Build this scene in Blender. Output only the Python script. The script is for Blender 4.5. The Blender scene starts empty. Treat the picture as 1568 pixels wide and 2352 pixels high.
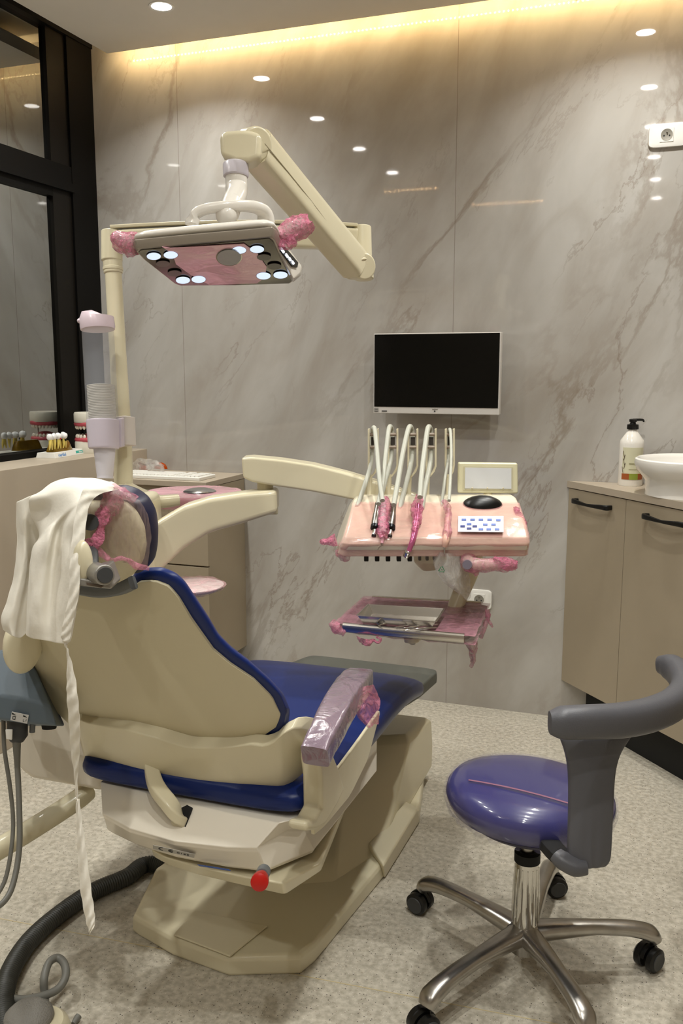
import bpy, bmesh, math, random
from mathutils import Vector, Matrix, noise
random.seed(7)
sc = bpy.context.scene
COL = sc.collection
PI = math.pi
# ------------------------------------------------------------------ camera
H_CAM = 1.35
YAW, PITCH, FPX = math.radians(19.8), math.radians(8.94), 2056.7
cam_d = bpy.data.cameras.new('camera'); cam = bpy.data.objects.new('camera', cam_d); COL.objects.link(cam)
cam.location = (0, 0, H_CAM)
cam.rotation_euler = (PI/2 - PITCH, 0, YAW)
cam_d.sensor_fit = 'VERTICAL'; cam_d.sensor_height = 36.0; cam_d.lens = FPX/2352*36.0
cam_d.clip_start = 0.02; cam_d.clip_end = 60
sc.camera = cam
# ------------------------------------------------------------------ view, world
sc.view_settings.view_transform = 'Standard'; sc.view_settings.look = 'None'
sc.view_settings.gamma = 1.0; sc.view_settings.use_curve_mapping = False
EXPOSURE = 0.0
LIGHT_W = 6.9          # watts of each ceiling spot
LED_E = 460.0          # strength of the warm strip diodes
sc.view_settings.exposure = EXPOSURE
w = bpy.data.worlds.new('world'); sc.world = w; w.use_nodes = True
w.node_tree.nodes['Background'].inputs[0].default_value = (0.02, 0.022, 0.03, 1)
w.node_tree.nodes['Background'].inputs[1].default_value = 0.15
ZC = 2.645             # underside of the suspended ceiling
YW = 3.461             # marble wall
XW = -2.38             # window wall
SPOTS = [(-1.78, y) for y in (3.036, 2.35, 1.67, 0.99, 0.30, -0.40)] + [(-0.15, y) for y in (3.035, 2.316, 1.60, 0.87, 0.18, -0.53)]
for i, (x, y) in enumerate(SPOTS):
    l = bpy.data.lights.new('ceiling_spot_light', 'AREA'); l.shape = 'DISK'; l.size = 0.06
    l.energy = LIGHT_W; l.color = (0.985, 0.985, 0.935); l.spread = math.radians(130)
    o = bpy.data.objects.new('ceiling_spot_light', l); COL.objects.link(o); o.location = (x, y, ZC - 0.004)

# ------------------------------------------------------------------ seeing lines: a pixel of the photograph to a place in the room
FW = Vector((-math.sin(YAW)*math.cos(PITCH), math.cos(YAW)*math.cos(PITCH), -math.sin(PITCH)))
RT = Vector((math.cos(YAW), math.sin(YAW), 0)); DN = FW.cross(RT)
CP = Vector((0, 0, H_CAM))
RH = Vector((math.cos(YAW), math.sin(YAW), 0)); FH = Vector((-math.sin(YAW), math.cos(YAW), 0)); UP = Vector((0, 0, 1))
def ray(px, py): return FW + RT*((px-784)/FPX) + DN*((py-1176)/FPX)
def D(px, py, d): return CP + ray(px, py)*d
def PZ(px, py, z): r = ray(px, py); return CP + r*((z-H_CAM)/r.z)
def PY(px, py, y): r = ray(px, py); return CP + r*(y/r.y)
def PX(px, py, x): r = ray(px, py); return CP + r*(x/r.x)
def PN(px, py, P, n): r = ray(px, py); return CP + r*((P-CP).dot(n)/r.dot(n))
# ------------------------------------------------------------------ materials
def lin(c):
    if isinstance(c, str):
        c = [int(c[i:i+2], 16)/255 for i in (0, 2, 4)]
        c = [x/12.92 if x <= .04045 else ((x+.055)/1.055)**2.4 for x in c]
    return (c[0], c[1], c[2], 1)
MATS = {}
def mat(name, col, rough=.4, metal=0, bump=0, bscale=60, spec=.5, coat=0, alpha=1, emit=0, trans=0, ior=1.45, var=0, vscale=8, bdist=.002):
    if name in MATS: return MATS[name]
    m = bpy.data.materials.new(name); m.use_nodes = True; nt = m.node_tree; b = nt.nodes['Principled BSDF']
    b.inputs['Base Color'].default_value = lin(col); b.inputs['Roughness'].default_value = rough
    b.inputs['Metallic'].default_value = metal; b.inputs['Specular IOR Level'].default_value = spec
    b.inputs['Coat Weight'].default_value = coat; b.inputs['Coat Roughness'].default_value = .08
    b.inputs['Alpha'].default_value = alpha; b.inputs['Transmission Weight'].default_value = trans; b.inputs['IOR'].default_value = ior
    if emit:
        b.inputs['Emission Color'].default_value = lin(col); b.inputs['Emission Strength'].default_value = emit
    tc = nt.nodes.new('ShaderNodeTexCoord')
    if bump:
        n = nt.nodes.new('ShaderNodeTexNoise'); n.inputs['Scale'].default_value = bscale; n.inputs['Detail'].default_value = 4
        bp = nt.nodes.new('ShaderNodeBump'); bp.inputs['Strength'].default_value = bump; bp.inputs['Distance'].default_value = bdist
        nt.links.new(tc.outputs['Object'], n.inputs['Vector']); nt.links.new(n.outputs['Fac'], bp.inputs['Height']); nt.links.new(bp.outputs['Normal'], b.inputs['Normal'])
    n = nt.nodes.new('ShaderNodeTexNoise'); n.inputs['Scale'].default_value = vscale; n.inputs['Detail'].default_value = 3
    mx = nt.nodes.new('ShaderNodeMix'); mx.data_type = 'RGBA'; c = lin(col)
    k = var or .03
    mx.inputs['A'].default_value = [x*(1-k) for x in c[:3]]+[1]; mx.inputs['B'].default_value = [min(1, x*(1+k)) for x in c[:3]]+[1]
    nt.links.new(tc.outputs['Object'], n.inputs['Vector']); nt.links.new(n.outputs['Fac'], mx.inputs['Factor']); nt.links.new(mx.outputs['Result'], b.inputs['Base Color'])
    MATS[name] = m; return m
cream = mat('cream_plastic', 'D8CFB2', .28, coat=.2)
cream_soft = mat('cream_textured_plastic', 'CCC2A4', .5, bump=.15, bscale=900, bdist=.0005)
creamw = mat('pale_cream_plastic', 'E2DACB', .25, coat=.2)
lampw = mat('lamp_white_plastic', 'DED9D0', .22, coat=.3)
lilac = mat('lilac_white_plastic', 'D6CCD8', .3)
navy = mat('navy_vinyl', '10245F', .36, bump=.04, bscale=350, spec=.35, bdist=.001)
navyedge = mat('dark_navy_vinyl', '1B1D38', .4, bump=.06, bscale=350)
greyrub = mat('grey_rubber_foam', '55555A', .42, bump=.25, bscale=420, bdist=.0012)
greyplas = mat('grey_plastic', '6E7173', .45)
bluegrey = mat('blue_grey_plastic', '5C6872', .5, bump=.1, bscale=700, bdist=.0004)
darkgrey = mat('dark_grey_plastic', '3A3B3C', .5)
footmat = mat('grey_foot_mat', '55564F', .55, bump=.1, bscale=300)
black = mat('black_plastic', '0B0B0B', .35)
matblack = mat('matt_black', '0A0A0A', .7)
frameblk = mat('black_window_frame', '060504', .55, spec=.18)
framebrn = mat('dark_bronze_frame', '100D09', .5, spec=.25)
steel = mat('polished_steel', 'CFCBC4', .24, metal=1)
steelb = mat('brushed_steel', 'A8A49D', .3, metal=1, bump=.03, bscale=200)
castal = mat('cast_aluminium', 'B0ACA6', .3, metal=1, bump=.25, bscale=70, var=.25, vscale=25, bdist=.001)
chrome = mat('chrome', 'D0CEC9', .06, metal=1)
silverp = mat('silver_plastic', '9B9893', .35, metal=.6)
white = mat('white_plastic', 'E8E6E0', .3)
whitec = mat('white_ceramic', 'F2EFE9', .1, coat=.5)
fabric = mat('white_cotton', 'E9E4D8', .85, bump=.35, bscale=30, spec=.15, bdist=.006)
hosegrey = mat('pale_grey_hose', 'B5B5A8', .45)
hosemid = mat('grey_hose', '73726C', .42)
hosedark = mat('dark_corrugated_hose', '34342F', .45)
red = mat('red_button', 'B81A12', .35)
screen = mat('black_screen', '060605', .18, spec=.3)
pinksurf = mat('pink_film_on_surface', 'E3A7B4', .14, coat=.5, bump=.35, bscale=14, var=.18, vscale=12, bdist=.004)
taupe = mat('taupe_laminate', 'A0937E', .5, bump=.04, bscale=200)
taupetop = mat('taupe_worktop', 'B3A694', .4)
wallp = mat('painted_wall', 'B5AA9B', .8, bump=.05, bscale=200)
ceilm = mat('white_ceiling_paint', 'EAE5DC', .85, bump=.03, bscale=150)
orange = mat('orange_tinted_plastic', 'D0560A', .1, trans=.5)
gumpink = mat('pink_gum_plastic', 'B8505A', .3)
tooth = mat('ivory_tooth', 'E6DFD0', .25)
bone = mat('amber_resin', '8A6A1E', .12, trans=.35, var=.4, vscale=60)
toothy = mat('yellow_dentine', 'DCC76A', .3)
plaster = mat('plaster_white', 'D8D3C5', .5)
teal = mat('teal_print', '2FA79A', .4); blueink = mat('blue_print', '2C7CC4', .4); ink = mat('black_print', '151515', .5)
dirtywhite = mat('sticker_paper', 'CFCFCF', .45)
btnblue = mat('blue_key_print', '5C74B8', .35); btnnavy = mat('navy_key_print', '34407E', .35)
def film(name, col, alpha, sc_=40, strength=.9, rough=.1, dist=.008, aniso=1.0, var=.22, coat=0):
    m = bpy.data.materials.new(name); m.use_nodes = True; nt = m.node_tree; b = nt.nodes['Principled BSDF']; L = nt.links
    b.inputs['Base Color'].default_value = lin(col); b.inputs['Roughness'].default_value = rough; b.inputs['Specular IOR Level'].default_value = .7; b.inputs['Coat Weight'].default_value = coat; b.inputs['Coat Roughness'].default_value = .05
    tc = nt.nodes.new('ShaderNodeTexCoord'); mp = nt.nodes.new('ShaderNodeMapping'); mp.inputs['Scale'].default_value = (1, 1, aniso); L.new(tc.outputs['Object'], mp.inputs[0])
    v = nt.nodes.new('ShaderNodeTexVoronoi'); v.inputs['Scale'].default_value = sc_; v.feature = 'F2'
    n = nt.nodes.new('ShaderNodeTexNoise'); n.inputs['Scale'].default_value = sc_*1.3; n.inputs['Detail'].default_value = 6; n.inputs['Distortion'].default_value = 1.5
    L.new(mp.outputs[0], n.inputs['Vector']); L.new(mp.outputs[0], v.inputs['Vector'])
    ad = nt.nodes.new('ShaderNodeMath'); ad.operation = 'ADD'; L.new(v.outputs['Distance'], ad.inputs[0]); L.new(n.outputs['Fac'], ad.inputs[1])
    bp = nt.nodes.new('ShaderNodeBump'); bp.inputs['Strength'].default_value = strength; bp.inputs['Distance'].default_value = dist
    L.new(ad.outputs[0], bp.inputs['Height']); L.new(bp.outputs['Normal'], b.inputs['Normal']); L.new(bp.outputs['Normal'], b.inputs['Coat Normal'])
    mr = nt.nodes.new('ShaderNodeMapRange'); mr.inputs[1].default_value = .35; mr.inputs[2].default_value = .7
    mr.inputs[3].default_value = max(0, alpha-var); mr.inputs[4].default_value = min(1, alpha+var)
    L.new(n.outputs['Fac'], mr.inputs[0]); L.new(mr.outputs[0], b.inputs['Alpha'])
    return m
film_pink = film('pink_cling_film', 'DE8FA6', .45)
film_light = film('faint_pink_cling_film', 'EBB9BE', .38, 16, .6)
film_crump = film('crumpled_pink_film', 'E27F9F', .60, 75, 1, .08, .006)
film_clear = film('clear_polythene', 'D9D6D0', .35, 14, .6, .12)
film_head = film('clear_stretched_film', 'B59C96', .22, 60, .8, .1, .004, .25, .12)
def clearm(name, col, fac):
    m = bpy.data.materials.new(name); m.use_nodes = True; nt = m.node_tree; b = nt.nodes['Principled BSDF']
    b.inputs['Base Color'].default_value = lin(col); b.inputs['Roughness'].default_value = .04; b.inputs['Alpha'].default_value = fac
    return m
acrylic = clearm('clear_acrylic', 'C9CBD2', .22)
def emis(name, col, s):
    m = bpy.data.materials.new(name); m.use_nodes = True; nt = m.node_tree; nt.nodes.clear()
    e = nt.nodes.new('ShaderNodeEmission'); e.inputs[0].default_value = lin(col); e.inputs[1].default_value = s
    o = nt.nodes.new('ShaderNodeOutputMaterial'); nt.links.new(e.outputs[0], o.inputs[0]); return m
em_led = emis('warm_diode', (1, .70, .33), LED_E)
em_led_far = emis('warm_diode_dim', (1, .62, .28), 130)
em_spot = emis('spot_lens', (1, .95, .9), 60)
em_lamp = emis('cool_led_lens', (.70, .80, 1), 1.15)
em_btn = emis('lit_keys', (.85, .9, 1), 1.6)
em_scr = mat('frosted_screen', 'D6D8DA', .4)
def marble():
    m = bpy.data.materials.new('polished_marble'); m.use_nodes = True; nt = m.node_tree; L = nt.links; b = nt.nodes['Principled BSDF']
    N = nt.nodes.new
    tc = N('ShaderNodeTexCoord'); mr_ = N('ShaderNodeMapping'); mr_.inputs['Rotation'].default_value = (0, math.radians(-26), 0); mp = N('ShaderNodeMapping'); mp.inputs['Scale'].default_value = (1.35, 1, .5); mp.inputs['Location'].default_value = (3.3, 1.7, 5.1)
    L.new(tc.outputs['Object'], mr_.inputs[0]); L.new(mr_.outputs[0], mp.inputs[0])
    def nz(scale, det, dist=0, rough=.55):
        n = N('ShaderNodeTexNoise'); n.inputs['Scale'].default_value = scale; n.inputs['Detail'].default_value = det; n.inputs['Distortion'].default_value = dist; n.inputs['Roughness'].default_value = rough
        L.new(mp.outputs[0], n.inputs['Vector']); return n.outputs['Fac']
    def vein(f, wdt):
        s = N('ShaderNodeMath'); s.operation = 'SUBTRACT'; s.inputs[1].default_value = .5; L.new(f, s.inputs[0])
        a = N('ShaderNodeMath'); a.operation = 'ABSOLUTE'; L.new(s.outputs[0], a.inputs[0])
        r = N('ShaderNodeMapRange'); r.inputs[1].default_value = 0; r.inputs[2].default_value = wdt; r.inputs[3].default_value = 1; r.inputs[4].default_value = 0; r.interpolation_type = 'SMOOTHSTEP'
        L.new(a.outputs[0], r.inputs[0]); return r.outputs[0]
    def mixc(fac, A, B, f=None):
        x = N('ShaderNodeMix'); x.data_type = 'RGBA'
        for k, v in (('A', A), ('B', B)):
            if isinstance(v, tuple): x.inputs[k].default_value = v
            else: L.new(v, x.inputs[k])
        L.new(fac, x.inputs['Factor']); return x.outputs['Result']
    def mul(a, bb):
        x = N('ShaderNodeMath'); x.operation = 'MULTIPLY'; L.new(a, x.inputs[0])
        if isinstance(bb, float): x.inputs[1].default_value = bb
        else: L.new(bb, x.inputs[1])
        return x.outputs[0]
    def rng(f, a, c):
        r = N('ShaderNodeMapRange'); r.inputs[1].default_value = a; r.inputs[2].default_value = c; L.new(f, r.inputs[0]); return r.outputs[0]
    clouds = rng(nz(1.7, 6, .6), .32, .68)
    c0 = mixc(clouds, lin('A09A92'), lin('C2BFBA'))
    c1 = mixc(mul(rng(nz(4.2, 9, .8), .45, .75), .45), c0, lin('968B7E'))
    v1 = mul(vein(nz(1.0, 9, .5, .6), .020), rng(nz(1.6, 2), .44, .60))
    v2 = mul(vein(nz(2.5, 9, .3, .6), .010), rng(nz(1.7, 2), .48, .64))
    c2 = mixc(mul(v1, .48), c1, lin('7E6D5A'))
    c3 = mixc(mul(v2, .42), c2, lin('7C6B5B'))
    # joints between the slabs
    sx = N('ShaderNodeSeparateXYZ'); L.new(tc.outputs['Object'], sx.inputs[0])
    a = N('ShaderNodeMath'); a.operation = 'ADD'; a.inputs[1].default_value = 1.97+2.36*4; L.new(sx.outputs[0], a.inputs[0])
    mo = N('ShaderNodeMath'); mo.operation = 'MODULO'; mo.inputs[1].default_value = 1.18; L.new(a.outputs[0], mo.inputs[0])
    lt = N('ShaderNodeMath'); lt.operation = 'LESS_THAN'; lt.inputs[1].default_value = .0022; L.new(mo.outputs[0], lt.inputs[0])
    c4 = mixc(mul(lt.outputs[0], .6), c3, lin('6E6256'))
    L.new(c4, b.inputs['Base Color']); b.inputs['Roughness'].default_value = .035; b.inputs['Specular IOR Level'].default_value = .5
    return m
def floorm():
    m = bpy.data.materials.new('speckled_vinyl'); m.use_nodes = True; nt = m.node_tree; L = nt.links; b = nt.nodes['Principled BSDF']; N = nt.nodes.new
    tc = N('ShaderNodeTexCoord')
    def nz(s, d):
        n = N('ShaderNodeTexNoise'); n.inputs['Scale'].default_value = s; n.inputs['Detail'].default_value = d; L.new(tc.outputs['Object'], n.inputs['Vector']); return n.outputs['Fac']
    def rng(f, a, c):
        r = N('ShaderNodeMapRange'); r.inputs[1].default_value = a; r.inputs[2].default_value = c; L.new(f, r.inputs[0]); return r.outputs[0]
    def mixc(fac, A, B):
        x = N('ShaderNodeMix'); x.data_type = 'RGBA'
        for k, v in (('A', A), ('B', B)):
            if isinstance(v, tuple): x.inputs[k].default_value = v
            else: L.new(v, x.inputs[k])
        L.new(fac, x.inputs['Factor']); return x.outputs['Result']
    c = mixc(rng(nz(70, 5), .35, .65), lin('A69F90'), lin('C6BFB0'))
    def speck(scale, thr, rad, cc, prev):
        v = N('ShaderNodeTexVoronoi'); v.inputs['Scale'].default_value = scale; L.new(tc.outputs['Object'], v.inputs['Vector'])
        lt = N('ShaderNodeMath'); lt.operation = 'LESS_THAN'; lt.inputs[1].default_value = rad; L.new(v.outputs['Distance'], lt.inputs[0])
        sp = N('ShaderNodeSeparateColor'); L.new(v.outputs['Color'], sp.inputs[0])
        g = N('ShaderNodeMath'); g.operation = 'LESS_THAN'; g.inputs[1].default_value = thr; L.new(sp.outputs[0], g.inputs[0])
        mu = N('ShaderNodeMath'); mu.operation = 'MULTIPLY'; L.new(lt.outputs[0], mu.inputs[0]); L.new(g.outputs[0], mu.inputs[1])
        return mixc(mu.outputs[0], prev, cc)
    c = speck(120, .35, .16, lin('4A4440'), c); c = speck(170, .4, .17, lin('8A7A68'), c); c = speck(210, .3, .18, lin('DAD4CC'), c)
    L.new(c, b.inputs['Base Color']); b.inputs['Roughness'].default_value = .42; b.inputs['Specular IOR Level'].default_value = .4
    return m
def glassm():
    m = bpy.data.materials.new('night_window_glass'); m.use_nodes = True; nt = m.node_tree; L = nt.links; nt.nodes.clear(); N = nt.nodes.new
    g = N('ShaderNodeBsdfGlossy'); g.inputs['Color'].default_value = (.9, .92, .9, 1); g.inputs['Roughness'].default_value = .01
    t = N('ShaderNodeBsdfTransparent'); t.inputs['Color'].default_value = (.55, .56, .55, 1)
    f = N('ShaderNodeFresnel'); f.inputs['IOR'].default_value = 2.1
    mr = N('ShaderNodeMapRange'); mr.inputs[1].default_value = 0; mr.inputs[2].default_value = 1; mr.inputs[3].default_value = .30; mr.inputs[4].default_value = 1.2; L.new(f.outputs[0], mr.inputs[0])
    x = N('ShaderNodeMixShader'); L.new(mr.outputs[0], x.inputs[0]); L.new(t.outputs[0], x.inputs[1]); L.new(g.outputs[0], x.inputs[2])
    o = N('ShaderNodeOutputMaterial'); L.new(x.outputs[0], o.inputs[0]); return m
# ------------------------------------------------------------------ geometry: (verts, faces) lists
def join(*gs):
    V, F = [], []
    for v, f in gs:
        n = len(V); V += [Vector(p) for p in v]; F += [[i+n for i in q] for q in f]
    return V, F
def xf(g, M): return [M @ Vector(p) for p in g[0]], g[1]
def box(x0, x1, y0, y1, z0, z1):
    return [(x, y, z) for x in (x0, x1) for y in (y0, y1) for z in (z0, z1)], [[0, 1, 3, 2], [4, 6, 7, 5], [0, 4, 5, 1], [2, 3, 7, 6], [0, 2, 6, 4], [1, 5, 7, 3]]
def prism(pts, off):
    n = len(pts); off = Vector(off); P = [Vector(p) for p in pts]
    return P+[p+off for p in P], [list(range(n))[::-1], list(range(n, 2*n))]+[[i, (i+1) % n, n+(i+1) % n, n+i] for i in range(n)]
def loft(rings, cap=True):
    n = len(rings[0]); V = [Vector(p) for r in rings for p in r]; F = []
    for k in range(len(rings)-1):
        for i in range(n): F.append([k*n+i, k*n+(i+1) % n, (k+1)*n+(i+1) % n, (k+1)*n+i])
    if cap: F.append(list(range(n))[::-1]); F.append([(len(rings)-1)*n+i for i in range(n)])
    return V, F
def cat(P, n):
    P = [Vector(p) for p in P]; out = []; m = len(P)
    for i in range(m-1):
        a = P[i-1] if i else P[0]*2-P[1]; b = P[i]; c = P[i+1]; d = P[i+2] if i+2 < m else P[-1]*2-P[-2]
        for k in range(n):
            t = k/n; out.append(.5*((2*b)+(c-a)*t+(2*a-5*b+4*c-d)*t*t+(3*b-a-3*c+d)*t**3))
    out.append(P[-1]); return out
def frames(P, up=None):
    fr = []; prev = None
    for i, p in enumerate(P):
        t = (P[min(i+1, len(P)-1)]-P[max(i-1, 0)]).normalized()
        if up is not None:
            s = t.cross(up); s = s.normalized() if s.length > 1e-4 else prev[0]; u = s.cross(t)
        elif prev is None:
            a = Vector((0, 0, 1)) if abs(t.z) < .9 else Vector((1, 0, 0)); s = t.cross(a).normalized(); u = s.cross(t)
        else:
            s = (prev[0]-t*prev[0].dot(t)).normalized(); u = s.cross(t)
        prev = (s, u); fr.append((p, s, u))
    return fr
def circ(n, a=1, b=1, e=2):
    out = []
    for i in range(n):
        c, s = math.cos(2*PI*i/n), math.sin(2*PI*i/n)
        out.append((a*math.copysign(abs(c)**(2/e), c), b*math.copysign(abs(s)**(2/e), s)))
    return out
def tube(P, r, n=14, sm=6, up=None, sec=None):
    """a tube, or with sec a profile swept along P; r: one radius or one per control point"""
    P = [Vector(p) for p in P]; rs = r if isinstance(r, (list, tuple)) else [r]*len(P)
    if sm > 1 and len(P) > 2:
        Q = cat(P, sm); R = []
        for i in range(len(P)-1):
            for k in range(sm): R.append(rs[i]+(rs[i+1]-rs[i])*k/sm)
        R.append(rs[-1])
    else: Q, R = P, list(rs)
    S = sec or circ(n); rings = []
    for (p, s, u), q in zip(frames(Q, up), R): rings.append([p+s*(a*q)+u*(b*q) for a, b in S])
    return loft(rings)
def cyl(a, b, r, n=24, r2=None): return tube([a, b], [r, r if r2 is None else r2], n, 1)
def lathe(prof, o=(0, 0, 0), M=None, n=32):
    rings = [[Vector((r*math.cos(2*PI*i/n), r*math.sin(2*PI*i/n), z)) for i in range(n)] for r, z in prof]
    V, F = loft(rings); 
    if M is not None: V = [M @ v for v in V]
    return [v+Vector(o) for v in V], F
def axes(o, x, y, z):
    return Matrix(((x[0], y[0], z[0], o[0]), (x[1], y[1], z[1], o[1]), (x[2], y[2], z[2], o[2]), (0, 0, 0, 1)))
def resamp(P, n):
    P = [Vector((p[0], p[1], 0)) for p in P]; L = [0]
    for a, b in zip(P, P[1:]): L.append(L[-1]+(b-a).length)
    out = []
    for k in range(n+1):
        t = L[-1]*k/n; i = max(j for j in range(len(L)) if L[j] <= t+1e-9); i = min(i, len(P)-2)
        f = (t-L[i])/(L[i+1]-L[i]) if L[i+1] > L[i] else 0
        q = P[i].lerp(P[i+1], min(1, f)); out.append((q.x, q.y))
    return out
def thick(G, off):
    """a closed sheet from a grid of points; off: thickness vector or f(i, j, p)"""
    m, n = len(G), len(G[0]); fn = off if callable(off) else (lambda i, j, p: Vector(off))
    V = [p for r in G for p in r]; B = [G[i][j]+fn(i, j, G[i][j]) for i in range(m) for j in range(n)]; F = []; K = m*n
    for i in range(m-1):
        for j in range(n-1):
            q = [i*n+j, i*n+j+1, (i+1)*n+j+1, (i+1)*n+j]; F.append(q); F.append([K+x for x in q[::-1]])
    e = [j for j in range(n)]+[i*n+n-1 for i in range(1, m)]+[(m-1)*n+j for j in range(n-2, -1, -1)]+[i*n for i in range(m-2, 0, -1)]
    for a, b in zip(e, e[1:]+e[:1]): F.append([a, K+a, K+b, b])
    return V+B, F
def strip(A, B, n, m, f):
    """grid between pixel outlines A and B; f(px, py, s, t) gives the place"""
    a, b = resamp(A, n), resamp(B, n)
    return [[f(p[0]+(q[0]-p[0])*j/m, p[1]+(q[1]-p[1])*j/m, i/n, j/m) for j in range(m+1)] for i, (p, q) in enumerate(zip(a, b))]
def cgrid(rows, k):
    """smooth control grid of vectors"""
    R = [cat(r, k) for r in rows]; cols = [cat([r[j] for r in R], k) for j in range(len(R[0]))]
    return [[cols[j][i] for j in range(len(cols))] for i in range(len(cols[0]))]
def crumple(g, amp, freq, seed=0):
    V = []
    for v in g[0]:
        n = noise.noise_vector(Vector(v)*freq+Vector((seed, seed*2, 0))); n2 = noise.noise_vector(Vector(v)*freq*2.7+Vector((seed, 3, seed)))
        V.append(Vector(v)+n*amp+n2*amp*.5)
    return V, g[1]
def blob(c, rx, ry, rz, M=None, amp=.01, freq=30, seed=0, n=20, k=14):
    rings = []
    for i in range(k+1):
        a = PI*i/k; s = max(math.sin(a), .02)
        rings.append([Vector((rx*s*math.cos(2*PI*j/n), ry*s*math.sin(2*PI*j/n), rz*math.cos(a))) for j in range(n)])
    V, F = loft(rings)
    if M is not None: V = [M.to_3x3() @ v for v in V]
    return crumple(([v+Vector(c) for v in V], F), amp, freq, seed)
# ------------------------------------------------------------------ objects
def fixn(me):
    bm = bmesh.new(); bm.from_mesh(me); bmesh.ops.remove_doubles(bm, verts=bm.verts, dist=1e-6); bmesh.ops.recalc_face_normals(bm, faces=bm.faces); bm.to_mesh(me); bm.free()
def obj(name, g, m, parent=None, bevel=0, sub=0, smooth=True, ang=35, seg=3):
    me = bpy.data.meshes.new(name); V, F = g
    base = Vector((0, 0, 0)); rt = parent
    while rt is not None and rt.parent is not None: rt = rt.parent
    if rt is not None: base = Vector(rt.location)
    me.from_pydata([tuple(Vector(v)-base) for v in V], [], F); fixn(me); me.materials.append(m)
    o = bpy.data.objects.new(name, me); COL.objects.link(o)
    if smooth:
        for p in me.polygons: p.use_smooth = True
    if bevel:
        b = o.modifiers.new('bevel', 'BEVEL'); b.width = bevel; b.segments = seg; b.limit_method = 'ANGLE'; b.angle_limit = math.radians(ang); b.harden_normals = False
    if sub:
        s = o.modifiers.new('sub', 'SUBSURF'); s.levels = sub; s.render_levels = sub
    if smooth and not sub:
        if not bevel: me.set_sharp_from_angle(angle=math.radians(40))
        if bevel:
            wn = o.modifiers.new('wn', 'WEIGHTED_NORMAL'); wn.keep_sharp = True
    if parent:
        o.parent = parent
    return o
def tag(o, label, cat_=None, group=None, kind=None):
    if label: o['label'] = label
    if cat_: o['category'] = cat_
    if group: o['group'] = group
    if kind: o['kind'] = kind
    return o
def thing(name, loc, label, cat_, group=None):
    o = bpy.data.objects.new(name, None); COL.objects.link(o); o.location = loc; o.empty_display_size = .05
    return tag(o, label, cat_, group)
def struct(name, g, m, **k):
    o = obj(name, g, m, **k)
    if o.parent is None: o['kind'] = 'structure'
    return o
def copy_tree(o, parent=None):
    c = o.copy(); COL.objects.link(c)
    if parent: c.parent = parent
    for ch in list(o.children): copy_tree(ch, c)
    return c
def text(name, s, size, M, m, parent, depth=.0004, align='CENTER', squash=1, bold=0):
    cu = bpy.data.curves.new(name, 'FONT'); cu.body = s; cu.size = size; cu.extrude = depth; cu.align_x = align; cu.align_y = 'CENTER'; cu.offset = bold
    t = bpy.data.objects.new(name, cu); COL.objects.link(t)
    dg = bpy.context.evaluated_depsgraph_get(); me = bpy.data.meshes.new_from_object(t.evaluated_get(dg))
    bpy.data.objects.remove(t); bpy.data.curves.remove(cu)
    V = [M @ Vector((v.co.x*squash, v.co.y, v.co.z)) for v in me.vertices]; F = [list(p.vertices) for p in me.polygons]
    bpy.data.meshes.remove(me)
    return obj(name, (V, F), m, parent, smooth=False)
# ================================================================== THE ROOM
XR, YB = 1.25, -1.30
MB, FL = marble(), floorm()
struct('floor', box(-2.60, XR+.2, YB-.2, YW+.1, -.05, 0), FL, smooth=False)
s0, s1 = PZ(0, 2110, 0), PZ(1230, 2343, 0); sd = (s1-s0).normalized(); sn = Vector((-sd.y, sd.x, 0))
struct('trim_1', prism([s0-sd*.8-sn*.0012, s1+sd*.6-sn*.0012, s1+sd*.6+sn*.0012, s0-sd*.8+sn*.0012], (0, 0, .0006)), mat('floor_weld_seam', 'C4B590', .5), smooth=False)
struct('wall_back', box(-2.60, XR+.1, YW, YW+.1, -.05, 2.80), MB, smooth=False)
struct('wall_right', box(XR, XR+.1, YB, YW, 0, 2.80), wallp, smooth=False)
struct('wall_rear', box(-2.60, XR, YB-.1, YB, 0, 2.80), wallp, smooth=False)
struct('ceiling', box(-2.60, XR+.1, YB-.1, YW+.1, 2.76, 2.84), ceilm, smooth=False)
struct('trim_2', box(-2.245, XR, YB, 3.383, ZC, ZC+.05), ceilm, smooth=False)   # suspended ceiling panel with its open edge towards the marble
# bulkheads behind the photographer, their warm strips are mirrored in the marble
struct('trim_3', box(-2.245, -1.50, .25, .62, 2.52, ZC), ceilm, smooth=False)
struct('trim_4', box(-1.46, -.84, -.25, .12, 2.50, ZC), ceilm, smooth=False)
# window wall: parapet, black frames, glass
struct('wall_left', box(-2.60, XW-.02, YB, YW, 0, 1.0), wallp, smooth=False)
struct('trim_5', box(XW-.03, -2.168, YB, YW, 0, 1.008), taupetop, smooth=False, bevel=.002)   # boxed ledge below the window
wf = struct('window_1', join(box(XW-.10, XW+.004, 3.29, YW, 1.0, 2.76),
     box(XW-.08, XW+.002, YB, YW, 2.115, 2.187), box(XW-.08, XW+.012, YB, 3.30, 2.085, 2.118),
     box(XW-.08, XW-.004, YB, 3.17, 2.052, 2.088), box(XW-.08, XW+.012, YB, 3.46, 1.008, 1.032), box(XW-.1, XW+.01, YB, YW, 2.70, 2.78)), frameblk, smooth=False)
obj('window_post', box(XW-.09, XW-.006, 3.17, 3.29, 1.03, 2.70), framebrn, wf, smooth=False)
for z0, z1 in ((1.03, 2.055), (2.185, 2.702)):
    obj('pane', box(XW-.030, XW-.022, YB, 3.172, z0, z1), glassm() if z0 < 2 else bpy.data.materials['night_window_glass'], wf, smooth=False)

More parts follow.
